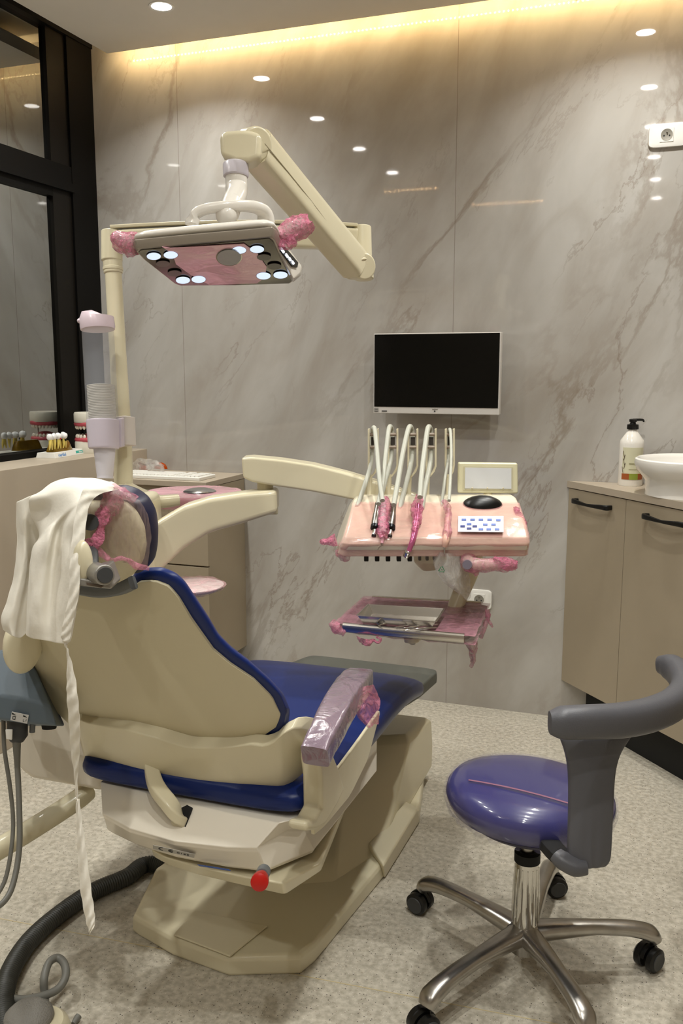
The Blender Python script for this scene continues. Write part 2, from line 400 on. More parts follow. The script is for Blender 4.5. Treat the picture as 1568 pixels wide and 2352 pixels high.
# ceiling spots
spot_lab = {0: ('round recessed ceiling spot nearest the marble wall, left row', 1)}
names = {(-1.78, 3.036): 'round lit downlight in the white ceiling near the marble wall and window'}
first = None
for i, (x, y) in enumerate(SPOTS):
    if first is None:
        t = thing('ceiling_downlight', (x, y, ZC), names[(x, y)], 'ceiling light', 'recessed downlights')
        f = []
        obj('rim', lathe([(.036, .004), (.036, -.002), (.046, -.003), (.047, 0), (.047, .004)], (x, y, ZC), n=28), white, t)
        obj('lens', lathe([(.001, -.0015), (.036, -.0015), (.036, .002), (.001, .002)], (x, y, ZC), n=28), em_spot, t)
        first = t
    else:
        t = copy_tree(first); t.location = (x, y, ZC); t['label'] = 'round recessed downlight seen only as a white reflection in the marble'
def led_strip(x0, x1, y, z, lab, step=.0166, em=None):
    t = thing('led_strip', ((x0+x1)/2, y, z), lab, 'strip light')
    obj('tape', box(x0, x1, y-.0008, y+.0008, z-.005, z+.005), mat('tape_backing', 'E9D9A8', .5), t, smooth=False)
    gs = []; x = x0+.01
    while x < x1-.005:
        gs.append(box(x-.0022, x+.0022, y+.0008, y+.0022, z-.0022, z+.0022)); x += step
    tag(obj('diodes', join(*gs), em or em_led, t, smooth=False), 'row of tiny warm white diodes', None, None, 'stuff')
led_strip(-2.225, 1.2, 3.3842, 2.659, 'long warm LED strip glowing in the gap between ceiling panel and marble wall')
led_strip(-1.95, -1.56, .6212, 2.60, 'short warm LED strip on a bulkhead, mirrored in the marble above the lamp arm', .033, em_led_far)
led_strip(-1.42, -.88, .1212, 2.56, 'warm LED strip on the farther bulkhead, mirrored in the marble above the monitor', .033, em_led_far)

# ================================================================== DRAWER CABINET, KEYBOARD
KX, KY, KZ = -1.690, 3.122, .916
t = thing('drawer_cabinet', (-1.93, 3.29, 0), 'taupe drawer cabinet in the left corner with keyboard and mouse on top', 'cabinet')
obj('body', box(-2.168, KX-.002, KY+.012, YW, .15, KZ-.024), taupe, t, bevel=.001, smooth=False)
obj('worktop', box(-2.168, KX, KY-.004, YW, KZ-.022, KZ), taupetop, t, bevel=.0015, smooth=False)
obj('plinth', box(-2.168, KX-.06, KY+.06, YW-.02, 0, .15), matblack, t, smooth=False)
zs = [.878, .745, .575, .32, .16]
dx1 = PY(480, 1300, KY)[0]
for a, b in zip(zs, zs[1:]):
    d = obj('drawer', box(-2.16, dx1, KY-.006, KY+.012, b+.003, a-.003), taupe, t, bevel=.001, smooth=False)
    obj('handle', tube([(-2.0, KY-.006, a-.05), (-2.0, KY-.03, a-.05), (-1.86, KY-.03, a-.05), (-1.86, KY-.006, a-.05)], .005, 8, 1), black, d)
# keyboard
t = thing('computer_keyboard', (-1.93, 3.19, KZ), 'white computer keyboard on the drawer cabinet behind the cup dispenser pole', 'keyboard')
kx0, kx1, ky0, ky1 = PZ(258, 1092, KZ+.01)[0], -1.735, 3.145, 3.285
obj('tray', box(kx0, kx1, ky0, ky1, KZ, KZ+.014), white, t, bevel=.003)
ks = []
for r in range(6):
    for c in range(22):
        if c in (15, 18) or (r == 5 and 4 <= c <= 8): continue
        x = kx0+.012+(kx1-kx0-.024)*c/22; y = ky0+.012+(ky1-ky0-.022)*r/6
        ks.append(box(x+.001, x+(kx1-kx0-.024)/22-.001, y+.001, y+(ky1-ky0-.022)/6-.002, KZ+.0135, KZ+.019))
x = kx0+.012+(kx1-kx0-.024)*4/22
tag(obj('keys', join(*ks), mat('key_white', 'F0EEE8', .4), t, smooth=False), None, None, None, 'stuff')
# mouse
mp_ = PZ(478, 1083, KZ)
def hemi(c, rx, ry, rz, rot=0, e=2.3):
    R = Matrix.Rotation(rot, 4, 'Z'); rings = []
    for k in range(9):
        a = PI/2*k/8; rings.append([Vector(c)+R @ Vector((rx*max(.02, math.cos(a))*p[0], ry*max(.02, math.cos(a))*p[1], rz*math.sin(a))) for p in circ(24, 1, 1, e)])
    return loft(rings)
tm = thing('computer_mouse', (mp_.x, mp_.y+.02, KZ), 'small silver grey computer mouse right of the white keyboard', 'mouse')
obj('body', hemi((mp_.x, mp_.y+.03, KZ+.004), .052, .032, .03), silverp, tm, sub=1)
obj('base', box(mp_.x-.045, mp_.x+.045, mp_.y+.004, mp_.y+.056, KZ, KZ+.006), white, tm, bevel=.002)
# orange goggles in a plastic bag
g0 = PY(342, 1072, 3.40)
tg = thing('safety_glasses', (g0.x, 3.40, KZ), 'orange tinted safety glasses lying behind the keyboard against the marble', 'glasses')
for dx, dz in ((-.045, .0), (.055, .010)):
    obj('lens', crumple(xf(hemi((0, 0, 0), .034, .012, .028), Matrix.Translation((g0.x+dx, 3.405, KZ+.002+dz))), .002, 40), orange, tg)
obj('frame', tube([(g0.x-.09, 3.395, KZ+.02), (g0.x-.05, 3.39, KZ+.034), (g0.x-.01, 3.39, KZ+.028), (g0.x+.03, 3.39, KZ+.036), (g0.x+.07, 3.40, KZ+.02)], .004, 8), mat('tortoise', '5A2408', .25), tg)
bg = PZ(345, 1082, KZ)
tag(obj('plastic_bag', crumple(xf(hemi((0, 0, 0), .085, .03, .05), Matrix.Translation((bg.x+.02, 3.345, KZ+.012))), .009, 38), film_clear), 'crumpled clear plastic bag lying between keyboard and orange glasses', 'plastic bag')

# ================================================================== TOOTH MODELS ON THE LEDGE
LZ = 1.008
a0, a1 = PZ(127, 1053, LZ), PZ(198, 1041, LZ)
ex = (a1-a0); ex.z = 0; L0 = ex.length; ex.normalize(); ey = Vector((-ex.y, ex.x, 0))
M0 = axes(a0, ex, ey, UP)
t = thing('root_canal_model', a0+ex*L0/2, 'small tooth root model in amber resin on a white printed base on the ledge', 'tooth model')
obj('base', loft([[M0 @ Vector(p) for p in ((-.004, -.002, 0), (L0+.004, -.002, 0), (L0+.004, .085, 0), (-.004, .085, 0))],
    [M0 @ Vector(p) for p in ((0, .003, .021), (L0, .003, .021), (L0, .08, .021), (0, .08, .021))]]), white, t, bevel=.0015)
MT = axes(a0+ey*.0-ey*.0012, ex, UP, -ey)
tl = (UP*.021+ey*.005).normalized()
MT = axes(a0-ey*.0012+UP*.0+ey*.0, ex, tl, ex.cross(tl))
text('brand_print', 'meridol', .018, MT @ Matrix.Translation((.052, .010, .0006)), blueink, t, bold=.0004)
obj('print_patch', xf(box(L0*.66, L0-.01, .006, .017, .0002, .0010), MT), teal, t, smooth=False)
text('brand_print', 'elmex', .011, MT @ Matrix.Translation((L0*.83-.005, .0115, .0013)), white, t)
obj('jaw_block', crumple(loft([[M0 @ Vector((L0*.5-.012+x*w_*1.12, .045+y*w2, z)) for x, y in circ(20, 1, 1, 4)] for z, w_, w2 in ((.021, .066, .026), (.035, .062, .022), (.052, .056, .018), (.06, .05, .015))]), .0012, 80), bone, t)
for k, x in enumerate((.012, .040, .072, .112)):
    bw = .011 if k in (0, 1) else .016
    root = []
    sp = (0,) if k == 1 else (-.006, .006)
    for s in sp: root.append(tube([M0 @ Vector((x-.005+s*1.6, .022, .033)), M0 @ Vector((x-.005+s, .021, .052)), M0 @ Vector((x-.005, .022, .072))], [.0022, .0055, .0075], 10))
    r = obj('tooth_root', join(*root), toothy, t)
    tag(obj('tooth_crown', blob(M0 @ Vector((x-.005, .024, .083)), bw*.95, .014, .015, amp=.002, freq=70, seed=k), mat('tooth_white', 'F0F0F0', .2), t), None)
obj('decay_mark', blob(M0 @ Vector((.063, .0125, .074)), .006, .002, .003, amp=.0), mat('decay_red', 'B22A20', .4), t)
obj('decay_mark', blob(M0 @ Vector((.101, .0125, .066)), .005, .002, .005, amp=.0), mat('decay_black', '14120C', .4), t)
# jaw model, half hidden by the cup dispenser
def jaw(o, ax, ay, k_=1.4):
    M = axes(o, ax*k_, ay*k_, UP*k_)
    t = thing('jaw_model', o, 'open dental jaw teaching model with pink gums on the window ledge behind the cup dispenser', 'jaw model')
    def arch(zb, zt, w_, d_): return loft([[M @ Vector((x*w_*k, y*d_*k, z)) for x, y in circ(28, 1, 1, 2.6)] for z, k in ((zb, .97), (zb+.004, 1), (zt-.004, 1), (zt, .96))])
    obj('lower_base', arch(0, .036, .050, .042), plaster, t)
    obj('upper_base', arch(.092, .122, .050, .042), plaster, t)
    for z, s, kk in ((.040, 1, 0), (.088, -1, 1)):
        P = [M @ Vector((.043*math.cos(a)*1.0, .037*math.sin(a), z)) for a in [PI*.5+PI*1.25*(i/14-.5)*1.0+PI/2 for i in range(15)]]
        obj('gum', crumple(tube(P, .011, 10, 2), .0012, 90), gumpink, t)
        for i in range(1, 14, 1):
            obj('tooth', blob(P[i]+UP*(.013*s), .0068, .0068, .0105, amp=.0006, freq=90, seed=i, n=8, k=6), tooth, t)
    obj('tongue', blob(M @ Vector((.004, 0, .048)), .042, .032, .020, amp=.001), gumpink, t)
    obj('hinge_wire', tube([M @ Vector((.046, .01, .11)), M @ Vector((.075, .01, .105)), M @ Vector((.092, .01, .07)), M @ Vector((.08, .01, .03)), M @ Vector((.047, .01, .02))], .003, 8), steel, t)
jaw(Vector((-2.285, 3.22, LZ)), Vector((.85, .52, 0)).normalized(), Vector((-.52, .85, 0)).normalized())

# ================================================================== MONITOR
MY = YW-.075
m00, m11 = PY(857, 949, MY), PY(1151, 762, MY)
x0, x1, z0, z1 = m00.x, m11.x, m00.z, m11.z
t = thing('wall_monitor', ((x0+x1)/2, MY, (z0+z1)/2), 'white framed monitor with a dark screen mounted on the marble wall', 'monitor')
obj('casing', box(x0, x1, MY, MY+.035, z0, z1), mat('white_monitor_frame', 'CFCAC4', .3), t, bevel=.003)
obj('screen', box(x0+.004, x1-.005, MY-.0012, MY+.002, z0+.026, z1-.004), screen, t, smooth=False)
obj('back_box', box(x0+.1, x1-.1, MY+.035, MY+.055, z0+.05, z1-.05), white, t, bevel=.004)
obj('wall_bracket', box((x0+x1)/2-.05, (x0+x1)/2+.05, MY+.05, YW, (z0+z1)/2-.05, (z0+z1)/2+.05), black, t, smooth=False)
xm = (x0+x1)/2
MM = axes((xm, MY-.0006, z0), (1, 0, 0), (0, 0, 1), (0, -1, 0))
obj('logo_mark', xf(join(box(-.01, .012, .018, .021, 0, .001)), MM), mat('grey_print', '8C8880', .4), t, smooth=False)
obj('power_lamp', lathe([(.0005, 0), (.003, 0), (.003, .001), (.0005, .001)], M=axes((0, 0, 0), (1, 0, 0), (0, 0, 1), (0, -1, 0)), o=(xm, MY-.0002, z0+.0115), n=12), ink, t)
obj('energy_sticker', xf(box(-.246, -.226, .006, .021, 0, .0006), MM), mat('sticker_grey', 'A9A6A0', .4), t, smooth=False)
for zz in (.009, .017): obj('sticker_line', xf(box(-.243, -.229, zz-.0015, zz+.001, .0006, .001), MM), ink, t, smooth=False)
obj('sticker_line', xf(box(-.213, -.192, .0075, .011, 0, .0008), MM), ink, t, smooth=False)

# ================================================================== WALL SOCKETS
def socket(cx, cz, wd, ht, lab, sockx=0):
    t = thing('wall_socket', (cx, YW, cz), lab, 'wall socket')
    M = axes((cx, YW, cz), (1, 0, 0), (0, 0, 1), (0, -1, 0))
    obj('plate', loft([[M @ Vector((x*wd/2*k, y*ht/2*k, z)) for x, y in circ(40, 1, 1, 7)] for z, k in ((0, .97), (.006, 1), (.011, .97), (.0125, .8))]), white, t)
    obj('insert', xf(box(-.0225+sockx, .0225+sockx, -.0235, .0235, .0115, .0145), M), white, t, bevel=.001)
    d = obj('recess', lathe([(.0005, .0147), (.0185, .0147), (.0195, .0153), (.0195, .0115), (.0005, .0115)], M=M @ Matrix.Translation((sockx, 0, 0)), n=30), mat('socket_recess', '8D897F', .5), t)
    for x, y in ((-.009, -.003), (.009, -.003)):
        obj('pin_hole', lathe([(.0003, .0145), (.0028, .0145), (.0028, .0152), (.0003, .0152)], M=M @ Matrix.Translation((sockx+x, y, 0)), n=12), ink, d)
    obj('earth_pin', lathe([(.0003, .0145), (.0022, .0145), (.0022, .022), (.0003, .022)], M=M @ Matrix.Translation((sockx, .009, 0)), n=12), steelb, d)
A_ = PY(1489, 315, YW); socket(A_.x+.066, A_.z, .132, .080, 'white wall socket high on the marble at the right edge', -.006)
B_ = PY(1130, 1378, YW); socket(B_.x-.066, B_.z, .132, .080, 'low white wall socket on the marble behind the instrument tray', .016)

# ================================================================== VANITY AT RIGHT
VA = Vector((-.333, YW, 0)); vd = (Vector((.066, 3.001, 0))-Vector((-.332, 3.449, 0))).normalized(); vn = Vector((vd.y, -vd.x, 0))*-1
if vn.y < 0: vn = -vn                                  # into the cabinet
VE = VA+vd*((XR-.004-VA.x)/vd.x)
t = thing('vanity_cabinet', VA+vd*.5, 'taupe corner cabinet with black handles under the white washbasin', 'cabinet')
def wedge(off, z0, z1, st=0):
    a = VA+vn*off; a = a+vd*((YW-.002-a.y)/vd.y); b = VE+vn*off; b = b+vd*((XR-.002-b.x)/vd.x); a = a+vd*st
    P = [a, b, Vector((XR-.002, YW-.002, 0))]
    if st: P.append(Vector((a.x, YW-.002, 0)))
    return prism([p+UP*z0 for p in P], (0, 0, z1-z0))
obj('carcass', wedge(.02, .152, .914), taupe, t, smooth=False)
obj('plinth', wedge(.055, 0, .152, .04), matblack, t, smooth=False)
tag(obj('worktop', wedge(-.004, .9155, .94), taupetop, t, smooth=False), None)
VF = axes(VA, vd, UP, -vn)
edges = [.004, (Vector((-.118, 3.208, 0))-VA).length, .76, 1.2, 1.64, 2.06]
hA, hB = PN(1325, 1148, VA, vn), PN(1405, 1162, VA, vn)
hw = (hB-hA).length; hs = (hA-VA).dot(vd)
h2 = (PN(1487, 1187, VA, vn)-VA).dot(vd)
for i, (a, b) in enumerate(zip(edges, edges[1:])):
    d = obj('door', xf(box(a+.0012, b-.0012, .155, .912, -.018, 0), VF), taupe, t, bevel=.001, smooth=False)
    s = hs if i == 0 else h2 if i == 1 else a+.12
    zz = hA.z-.002
    P = [VF @ Vector((s+.004, zz, -.0)), VF @ Vector((s+.004, zz, .022)), VF @ Vector((s+.03, zz, .028)), VF @ Vector((s+hw/2, zz-.003, .031)), VF @ Vector((s+hw-.03, zz, .028)), VF @ Vector((s+hw-.004, zz, .022)), VF @ Vector((s+hw-.004, zz, 0))]
    obj('handle', tube(P, [1, 1.1, 1, .6, 1, 1.1, 1], 12, 3, UP, circ(14, .0055, .0085, 4)), black, d)
# basin: bowl standing on the worktop
bc = PZ(1592, 1137, .94)
t = thing('washbasin', (bc.x, bc.y, .94), 'white ceramic bowl washbasin standing on the taupe corner worktop', 'washbasin')
obj('bowl', lathe([(.001, .022), (.06, .024), (.13, .045), (.178, .095), (.186, .118), (.192, .128), (.200, .132), (.207, .128), (.209, .112), (.200, .088), (.180, .066), (.168, .05), (.166, .012), (.168, 0), (.001, 0)], (bc.x, bc.y, .9402), Matrix.Scale(.93, 4), n=64), whitec, t)
obj('drain', lathe([(.001, .026), (.02, .027), (.022, .024), (.001, .024)], (bc.x, bc.y, .9402), n=20), chrome, t)
# soap bottle
sp = PZ(1446, 1114, .94)
t = thing('soap_bottle', (sp.x, sp.y, .94), 'large white soap bottle with black pump left of the washbasin', 'soap bottle')
k = (D(1444, 1108, 3.1)-CP).length; sc_b = 1.0
h = PN(1450, 962, sp, FH).z-.94; r = (PN(1473, 1108, sp, FH)-PN(1418, 1108, sp, FH)).length/2
obj('bottle', lathe([(.001, 0), (r*.96, 0), (r, .006), (r*.97, h*.62), (r*.93, h*.68), (r*.42, h*.81), (r*.34, h*.83), (r*.34, h*.86), (.001, h*.86)], (sp.x, sp.y, .9402), n=40), mat('white_bottle', 'EFEBE3', .15), t)
def curvpatch(a0, a1, z0, z1, off=.0006):
    G = []
    for i in range(2):
        z = z0+(z1-z0)*i; rr = r*(1-.03*z/(h*.62))+off
        G.append([Vector((sp.x+rr*math.cos(a), sp.y+rr*math.sin(a), .94+z)) for a in [a0+(a1-a0)*j/16 for j in range(17)]])
    return thick(G, lambda i, j, p: (Vector((sp.x, sp.y, p.z))-p)*.01)
ca = math.atan2(-sp.y, -sp.x)
obj('label', curvpatch(ca-.75, ca+1.15, h*.16, h*.58), mat('label_green_cream', 'D9D6B8', .3), t)
obj('label_band', curvpatch(ca-.75, ca+1.15, h*.10, h*.19, .0012), mat('label_rust', 'A0562C', .35), t)
obj('label_band', curvpatch(ca-.1, ca+.6, h*.10, h*.19, .0016), mat('label_green', '8C9A3C', .35), t)
for q in range(5):
    a = ca-.62+.05*(q % 3); zz = h*(.20+.06*q)
    P = [Vector((sp.x+(r+.001)*math.cos(a+.12*s_*(1 if q % 2 else -1)), sp.y+(r+.001)*math.sin(a+.12*s_*(1 if q % 2 else -1)), .94+zz+h*.09*s_)) for s_ in (0, .5, 1)]
    obj('printed_twig', tube(P, .0009, 6, 2), mat('twig_brown', '5F4A3E', .5), t)
for q, zz in enumerate((.33, .25)):
    obj('printed_line', curvpatch(ca-.15, ca+.8, h*zz, h*(zz+(.02 if q == 0 else .008)), .0014), mat('print_olive', 'A39F7C', .4), t)
obj('pump', join(lathe([(.001, h*.845), (r*.46, h*.845), (r*.48, h*.86), (r*.46, h*.915), (r*.25, h*.925), (r*.2, h*.965), (r*.001, h*.965)], (sp.x, sp.y, .94), n=24),
    lathe([(.001, h*.955), (r*.3, h*.955), (r*.32, h*.99), (r*.2, h), (.001, h)], (sp.x, sp.y, .94), n=20),
    tube([Vector((sp.x, sp.y, .94+h*.985)), Vector((sp.x, sp.y, .94+h*.985))+RH*r*.75, Vector((sp.x, sp.y, .94+h*.955))+RH*r*.9], [.005, .0045, .003], 10, 3)), black, t)
# ================================================================== DENTAL CHAIR
CX = -.90
ch = thing('dental_chair', (CX, 2.0, 0), 'navy and cream reclining dental chair seen from behind, pink film on its armrest', 'dental chair')
base_px = [(305, 2140), (318, 2150), (395, 2195), (525, 2243), (690, 2238), (722, 2212), (880, 2018), (963, 1885), (968, 1850)]
bp = [PZ(x, y, 0) for x, y in base_px]
bp += [Vector((-.70, 2.78, 0)), Vector((-1.16, 2.78, 0)), Vector((-1.16, 2.2, 0)), PZ(356, 2030, 0)]
def shrinkp(P, k, z):
    c = sum(P, Vector())/len(P); out = []
    for p in P:
        d = c-p; d.z = 0; out.append(Vector((p.x, p.y, 0))+d.normalized()*k+UP*z)
    return out
obj('base_plate', loft([shrinkp(bp, .003, .0), shrinkp(bp, 0, .006), shrinkp(bp, .001, .036), shrinkp(bp, .006, .044), shrinkp(bp, .016, .047)]), cream, ch, bevel=.004, ang=20)
# cover panel at the rear of the base, and the seams beside it
pp = [PZ(x, y, .0) for x, y in ((393, 2196), (525, 2244))]
c1, c2 = PZ(405, 2135, .0482), PZ(560, 2128, .0482)
obj('base_cover', loft([[PZ(398, 2150, .0475), PZ(398, 2150, .0475)+Vector((0, .10, 0)), PZ(550, 2190, .0475)+Vector((.02, .11, 0)), PZ(528, 2200, .0475)],
     [PZ(398, 2150, .0475)+UP*.005, PZ(398, 2150, .0475)+Vector((0, .10, .005)), PZ(550, 2190, .0475)+Vector((.02, .11, .005)), PZ(528, 2200, .0475)+UP*.005]]), cream, ch, bevel=.003, ang=20)
obj('pedestal', loft([[Vector(p) for p in ((-1.10, 2.02, .044), (-.93, 1.90, .044), (-.74, 2.00, .044), (-.665, 2.20, .044), (-.672, 2.76, .044), (-1.12, 2.76, .044))],
    [Vector(p) for p in ((-1.08, 2.30, .16), (-.97, 2.24, .17), (-.80, 2.24, .17), (-.675, 2.38, .15), (-.668, 2.75, .13), (-1.11, 2.75, .13))],
    [Vector(p) for p in ((-1.06, 2.42, .235), (-.97, 2.38, .245), (-.83, 2.40, .245), (-.680, 2.50, .235), (-.668, 2.73, .220), (-1.10, 2.70, .225))],
    [Vector(p) for p in ((-1.05, 2.44, .245), (-.96, 2.42, .255), (-.84, 2.43, .255), (-.695, 2.52, .25), (-.685, 2.71, .235), (-1.08, 2.68, .24))]]), cream, ch, bevel=.01, ang=12)
wt = [PZ(845, 1936, .078), PZ(932, 1838, .10), PZ(960, 1858, .08), PZ(880, 1990, .055)]
obj('side_wing', loft([[Vector((wt[0].x, wt[0].y, .002)), Vector((wt[1].x, wt[1].y, .002)), PZ(966, 1884, .002), PZ(884, 2018, .002)], wt]), cream, ch, bevel=.006, ang=15)
obj('lift_column', box(-1.00, -.80, 2.02, 2.30, .05, .42), darkgrey, ch, bevel=.01)
# rear housing: horizontal layers, front edge traced
def layer(px, z, back=1.93, dx=0): return [PZ(x, y, z) for x, y in px]+[Vector((-.605-dx, back, z)), Vector((-1.10+dx, back, z))]
R0 = layer([(230, 1796), (300, 1812), (400, 1838), (520, 1866), (640, 1890), (684, 1880)], .498)
R1 = layer([(234, 1868), (297, 1902), (400, 1932), (520, 1946), (590, 1947), (690, 1888)], .462)
R2 = layer([(235, 1872), (297, 1907), (400, 1937), (520, 1951), (592, 1953), (692, 1893)], .456)
R3 = layer([(238, 1878), (298, 1912), (400, 1941), (520, 1955), (594, 1957), (694, 1897)], .452)
R4 = layer([(246, 1905), (310, 1937), (400, 1965), (520, 1988), (610, 1998), (722, 1950)], .405)
R5 = layer([(262, 1915), (325, 1945), (410, 1970), (525, 1992), (612, 2002), (716, 1960)], .395, 1.93, .03)
obj('rear_housing', loft([R0, R1, R2, R3, R4, R5]), creamw, ch, bevel=.004, ang=12)
Q0 = layer([(345, 1950), (380, 1970), (450, 1990), (560, 2015), (650, 2030), (735, 1985)], .385, 1.93, .05)
Q1 = layer([(352, 1968), (385, 1986), (450, 2008), (560, 2034), (655, 2056), (738, 2000)], .345, 1.93, .06)
Q2 = layer([(375, 1975), (400, 1990), (460, 2008), (560, 2030), (650, 2048), (725, 2000)], .335, 1.90, .09)
obj('lower_housing', loft([Q0, Q1, Q2]), cream, ch, bevel=.006, ang=15)
# slot with the backrest strut
def quadz(px, z): return [PZ(x, y, z) for x, y in px]
def onface(px, py, a=R0, b=R1):
    # sloping top face of the rear housing
    P = a[3]; n = (a[4]-a[2]).cross(b[3]-a[3]).normalized(); return PN(px, py, P, n), n
q = [onface(x, y)[0] for x, y in ((431, 1851), (444, 1858), (424, 1911), (384, 1902), (398, 1868))]
nF = onface(500, 1900)[1]; nF = nF if nF.z > 0 else -nF
obj('strut_slot', prism([p+nF*.003 for p in q], nF*.0008), matblack, ch, smooth=False)
dS = 1.62
sp_ = [(346, 1750, 1.83), (352, 1786, 1.80), (364, 1815, 1.77), (390, 1848, 1.745), (408, 1878, 1.745), (416, 1897, 1.76)]
obj('backrest_strut', tube([D(a, b, c) for a, b, c in sp_], [.011, .0115, .012, .012, .0115, .011], 16, 4, UP, circ(20, 1.3, 1.0, 5)), cream, ch, bevel=.001)
# stickers
n2 = (R4[3]-R3[3]).cross(R3[4]-R3[3]).normalized()
def faceM(pa, pb, pc, P, n):
    """frame on a face: origin at pixel pa, x towards pb, y towards pc"""
    o = PN(*pa, P, n); x = PN(*pb, P, n)-o; x.normalize(); y = PN(*pc, P, n)-o; y = (y-x*y.dot(x)).normalized(); return axes(o, x, y, x.cross(y))
nst = (R3[3]-R3[2]).cross(R4[2]-R3[2]).normalized()
if nst.dot(CP-R3[3]) < 0: nst = -nst
M = faceM((353, 1948), (448, 1969), (355, 1925), R3[3].lerp(R4[3], .5)+nst*.003, nst) @ Matrix.Scale(.80, 4)
obj('ce_sticker', xf(box(-.002, .100, -.006, .024, 0, .0006), M), mat('sticker_grey', 'A9A6A0', .4), ch, smooth=False)
def ring_arc(cx, cy, R_, a0, a1, wd=.0042):
    g = []; n = 18
    for i in range(n):
        a, b = a0+(a1-a0)*i/n, a0+(a1-a0)*(i+1)/n
        g.append(prism([(cx+(R_+s*wd/2)*math.cos(t), cy+(R_+s*wd/2)*math.sin(t), .0007) for s, t in ((-1, a), (1, a), (1, b), (-1, b))], (0, 0, .0005)))
    return join(*g)
obj('ce_mark', xf(join(ring_arc(.024, .010, .0105, .55*PI, 1.45*PI), ring_arc(.048, .010, .0105, .55*PI, 1.45*PI), box(.038, .0475, .0081, .0119, .0007, .0012)), M), ink, ch, smooth=False)
text('ce_number', '0123', .0135, M @ Matrix.Translation((.072, .0075, .0008)), ink, ch, squash=1.15)
P5 = Q0[3].lerp(Q1[3], .1); nb = (Q0[3]-Q0[2]).cross(Q1[2]-Q0[2]).normalized()
if nb.dot(CP-P5) < 0: nb = -nb
M = faceM((457, 1988), (532, 2000), (458, 1980), P5+nb*.004, nb)
obj('blue_label', xf(box(0, .075, -.001, .006, 0, .0008), M), mat('label_blue', '2D56A8', .35), ch, smooth=False)
# emergency stop
e0, e1 = D(604, 2005, 1.60), D(595, 2028, 1.545)
b = obj('stop_button', join(tube([e0, e0.lerp(e1, .55)], .010, 16, 1), tube([e0.lerp(e1, .5), e0.lerp(e1, .75), e1.lerp(e0, .05), e1], [.013, .0155, .0155, .010], 24, 1)), red, ch)
obj('button_collar', cyl(e0-(e1-e0)*.2, e0.lerp(e1, .3), .0125), greyplas, b)
# seat cushion, leg rest, foot mat : cross sections along the chair
def rr(hw, z0, z1, e=5, n=28): return [(a*hw, (z0+z1)/2+b*(z1-z0)/2) for a, b in circ(n, 1, 1, e)]
secs = [(1.475, .240, .512, .540), (1.485, .262, .502, .553), (1.53, .272, .500, .560), (1.75, .275, .48, .556), (1.93, .276, .47, .556), (2.10, .275, .475, .552), (2.25, .272, .455, .532), (2.36, .264, .425, .498), (2.43, .252, .410, .462), (2.45, .232, .415, .440)]
obj('seat_cushion', loft([[Vector((-.868+a*(.95 if y < 1.5 else 1), y, z)) for a, z in rr(hw, z0, z1, 4.5)] for y, hw, z0, z1 in secs]), navy, ch, sub=1)
ft = [(2.30, .235, .425, .452), (2.45, .238, .395, .438), (2.70, .230, .352, .400), (2.73, .222, .355, .396)]
obj('foot_mat', loft([[Vector((-.868-.02*(y-2.3)+a, y, z)) for a, z in rr(hw, z0, z1, 8)] for y, hw, z0, z1 in ft]), footmat, ch, sub=0, bevel=.003)
# side shells below the seat
sh_top = [(716, 1842), (735, 1815), (778, 1764), (825, 1700), (872, 1632)]
sh_bot = [(722, 1918), (745, 1900), (805, 1828), (845, 1745), (873, 1640)]
G = strip(sh_top, sh_bot, 14, 3, lambda x, y, s, t: PX(x, y, -.592))
obj('side_shell', thick(G, (-.008, 0, 0)), cream, ch, bevel=.003)
obj('side_shell', thick([[Vector((-1.144-(p.x+.592), p.y, p.z)) for p in r] for r in G[4:]], (.008, 0, 0)), creamw, ch, bevel=.006)
obj('under_pan', loft([[Vector((-.868+a, y, z)) for a, z in rr(hw, z0, z1, 5)] for y, hw, z0, z1 in ((1.6, .22, .40, .50), (1.9, .20, .39, .48), (2.05, .18, .38, .46), (2.1, .16, .39, .45))]), cream, ch)
# armrests
arm_pts = [(733, 1716), (762, 1720), (778, 1760), (793, 1812), (775, 1850), (748, 1895), (728, 1908), (705, 1910), (706, 1888), (726, 1880), (739, 1855), (738, 1790), (733, 1750)]
Ap = [PX(x, y, -.572) for x, y in arm_pts]
obj('arm_support', prism([Vector((p.x, p.y, p.z)) for p in Ap], (-.040, 0, 0)), cream, ch, bevel=.012, ang=25, seg=4)
def armpad(sx, nm='armrest_pad'):
    P = [Vector((-.868+sx*(x+.868), y, z)) for x, y, z in ((-.552, 1.395, .684), (-.553, 1.44, .700), (-.558, 1.52, .716), (-.566, 1.60, .720), (-.575, 1.68, .714), (-.583, 1.735, .705))]
    return tube([p-UP*.008 for p in P], [.024, .0255, .0275, .0285, .029, .027], 16, 4, UP, circ(20, 1, .88, 7))
pad = obj('armrest_pad', armpad(1), greyplas, ch)
g = armpad(1); c = Vector((-.56, 1.56, .71))
obj('armrest_film', crumple(([Vector((-.566+(v.x+.566)*1.07, 1.565+(v.y-1.565)*1.02, v.z+(v.z-c.z+.26*abs(v.y-1.6))*.03+.0015)) for v in g[0]], g[1]), .0016, 30), film('armrest_pink_film', '8A7785', .82, 11, .8, .14, .010, 1, .05, 1), pad)
F1 = [(765, 1690, 1.69), (778, 1665, 1.72), (782, 1640, 1.75), (800, 1605, 1.79), (830, 1560, 1.86)]
rows = []
for k, (x, y, d) in enumerate(F1):
    rows.append([D(x-6, y-10, d-.02), D(x+5, y+4, d-.030), D(x+1+5*(k % 2), y+20, d-.02), D(x-6-6*(k % 2), y+27, d-.02)])
obj('loose_film', crumple(thick(cgrid(rows, 4), (0, .0008, 0)), .004, 60), film_crump, pad)
rows = []
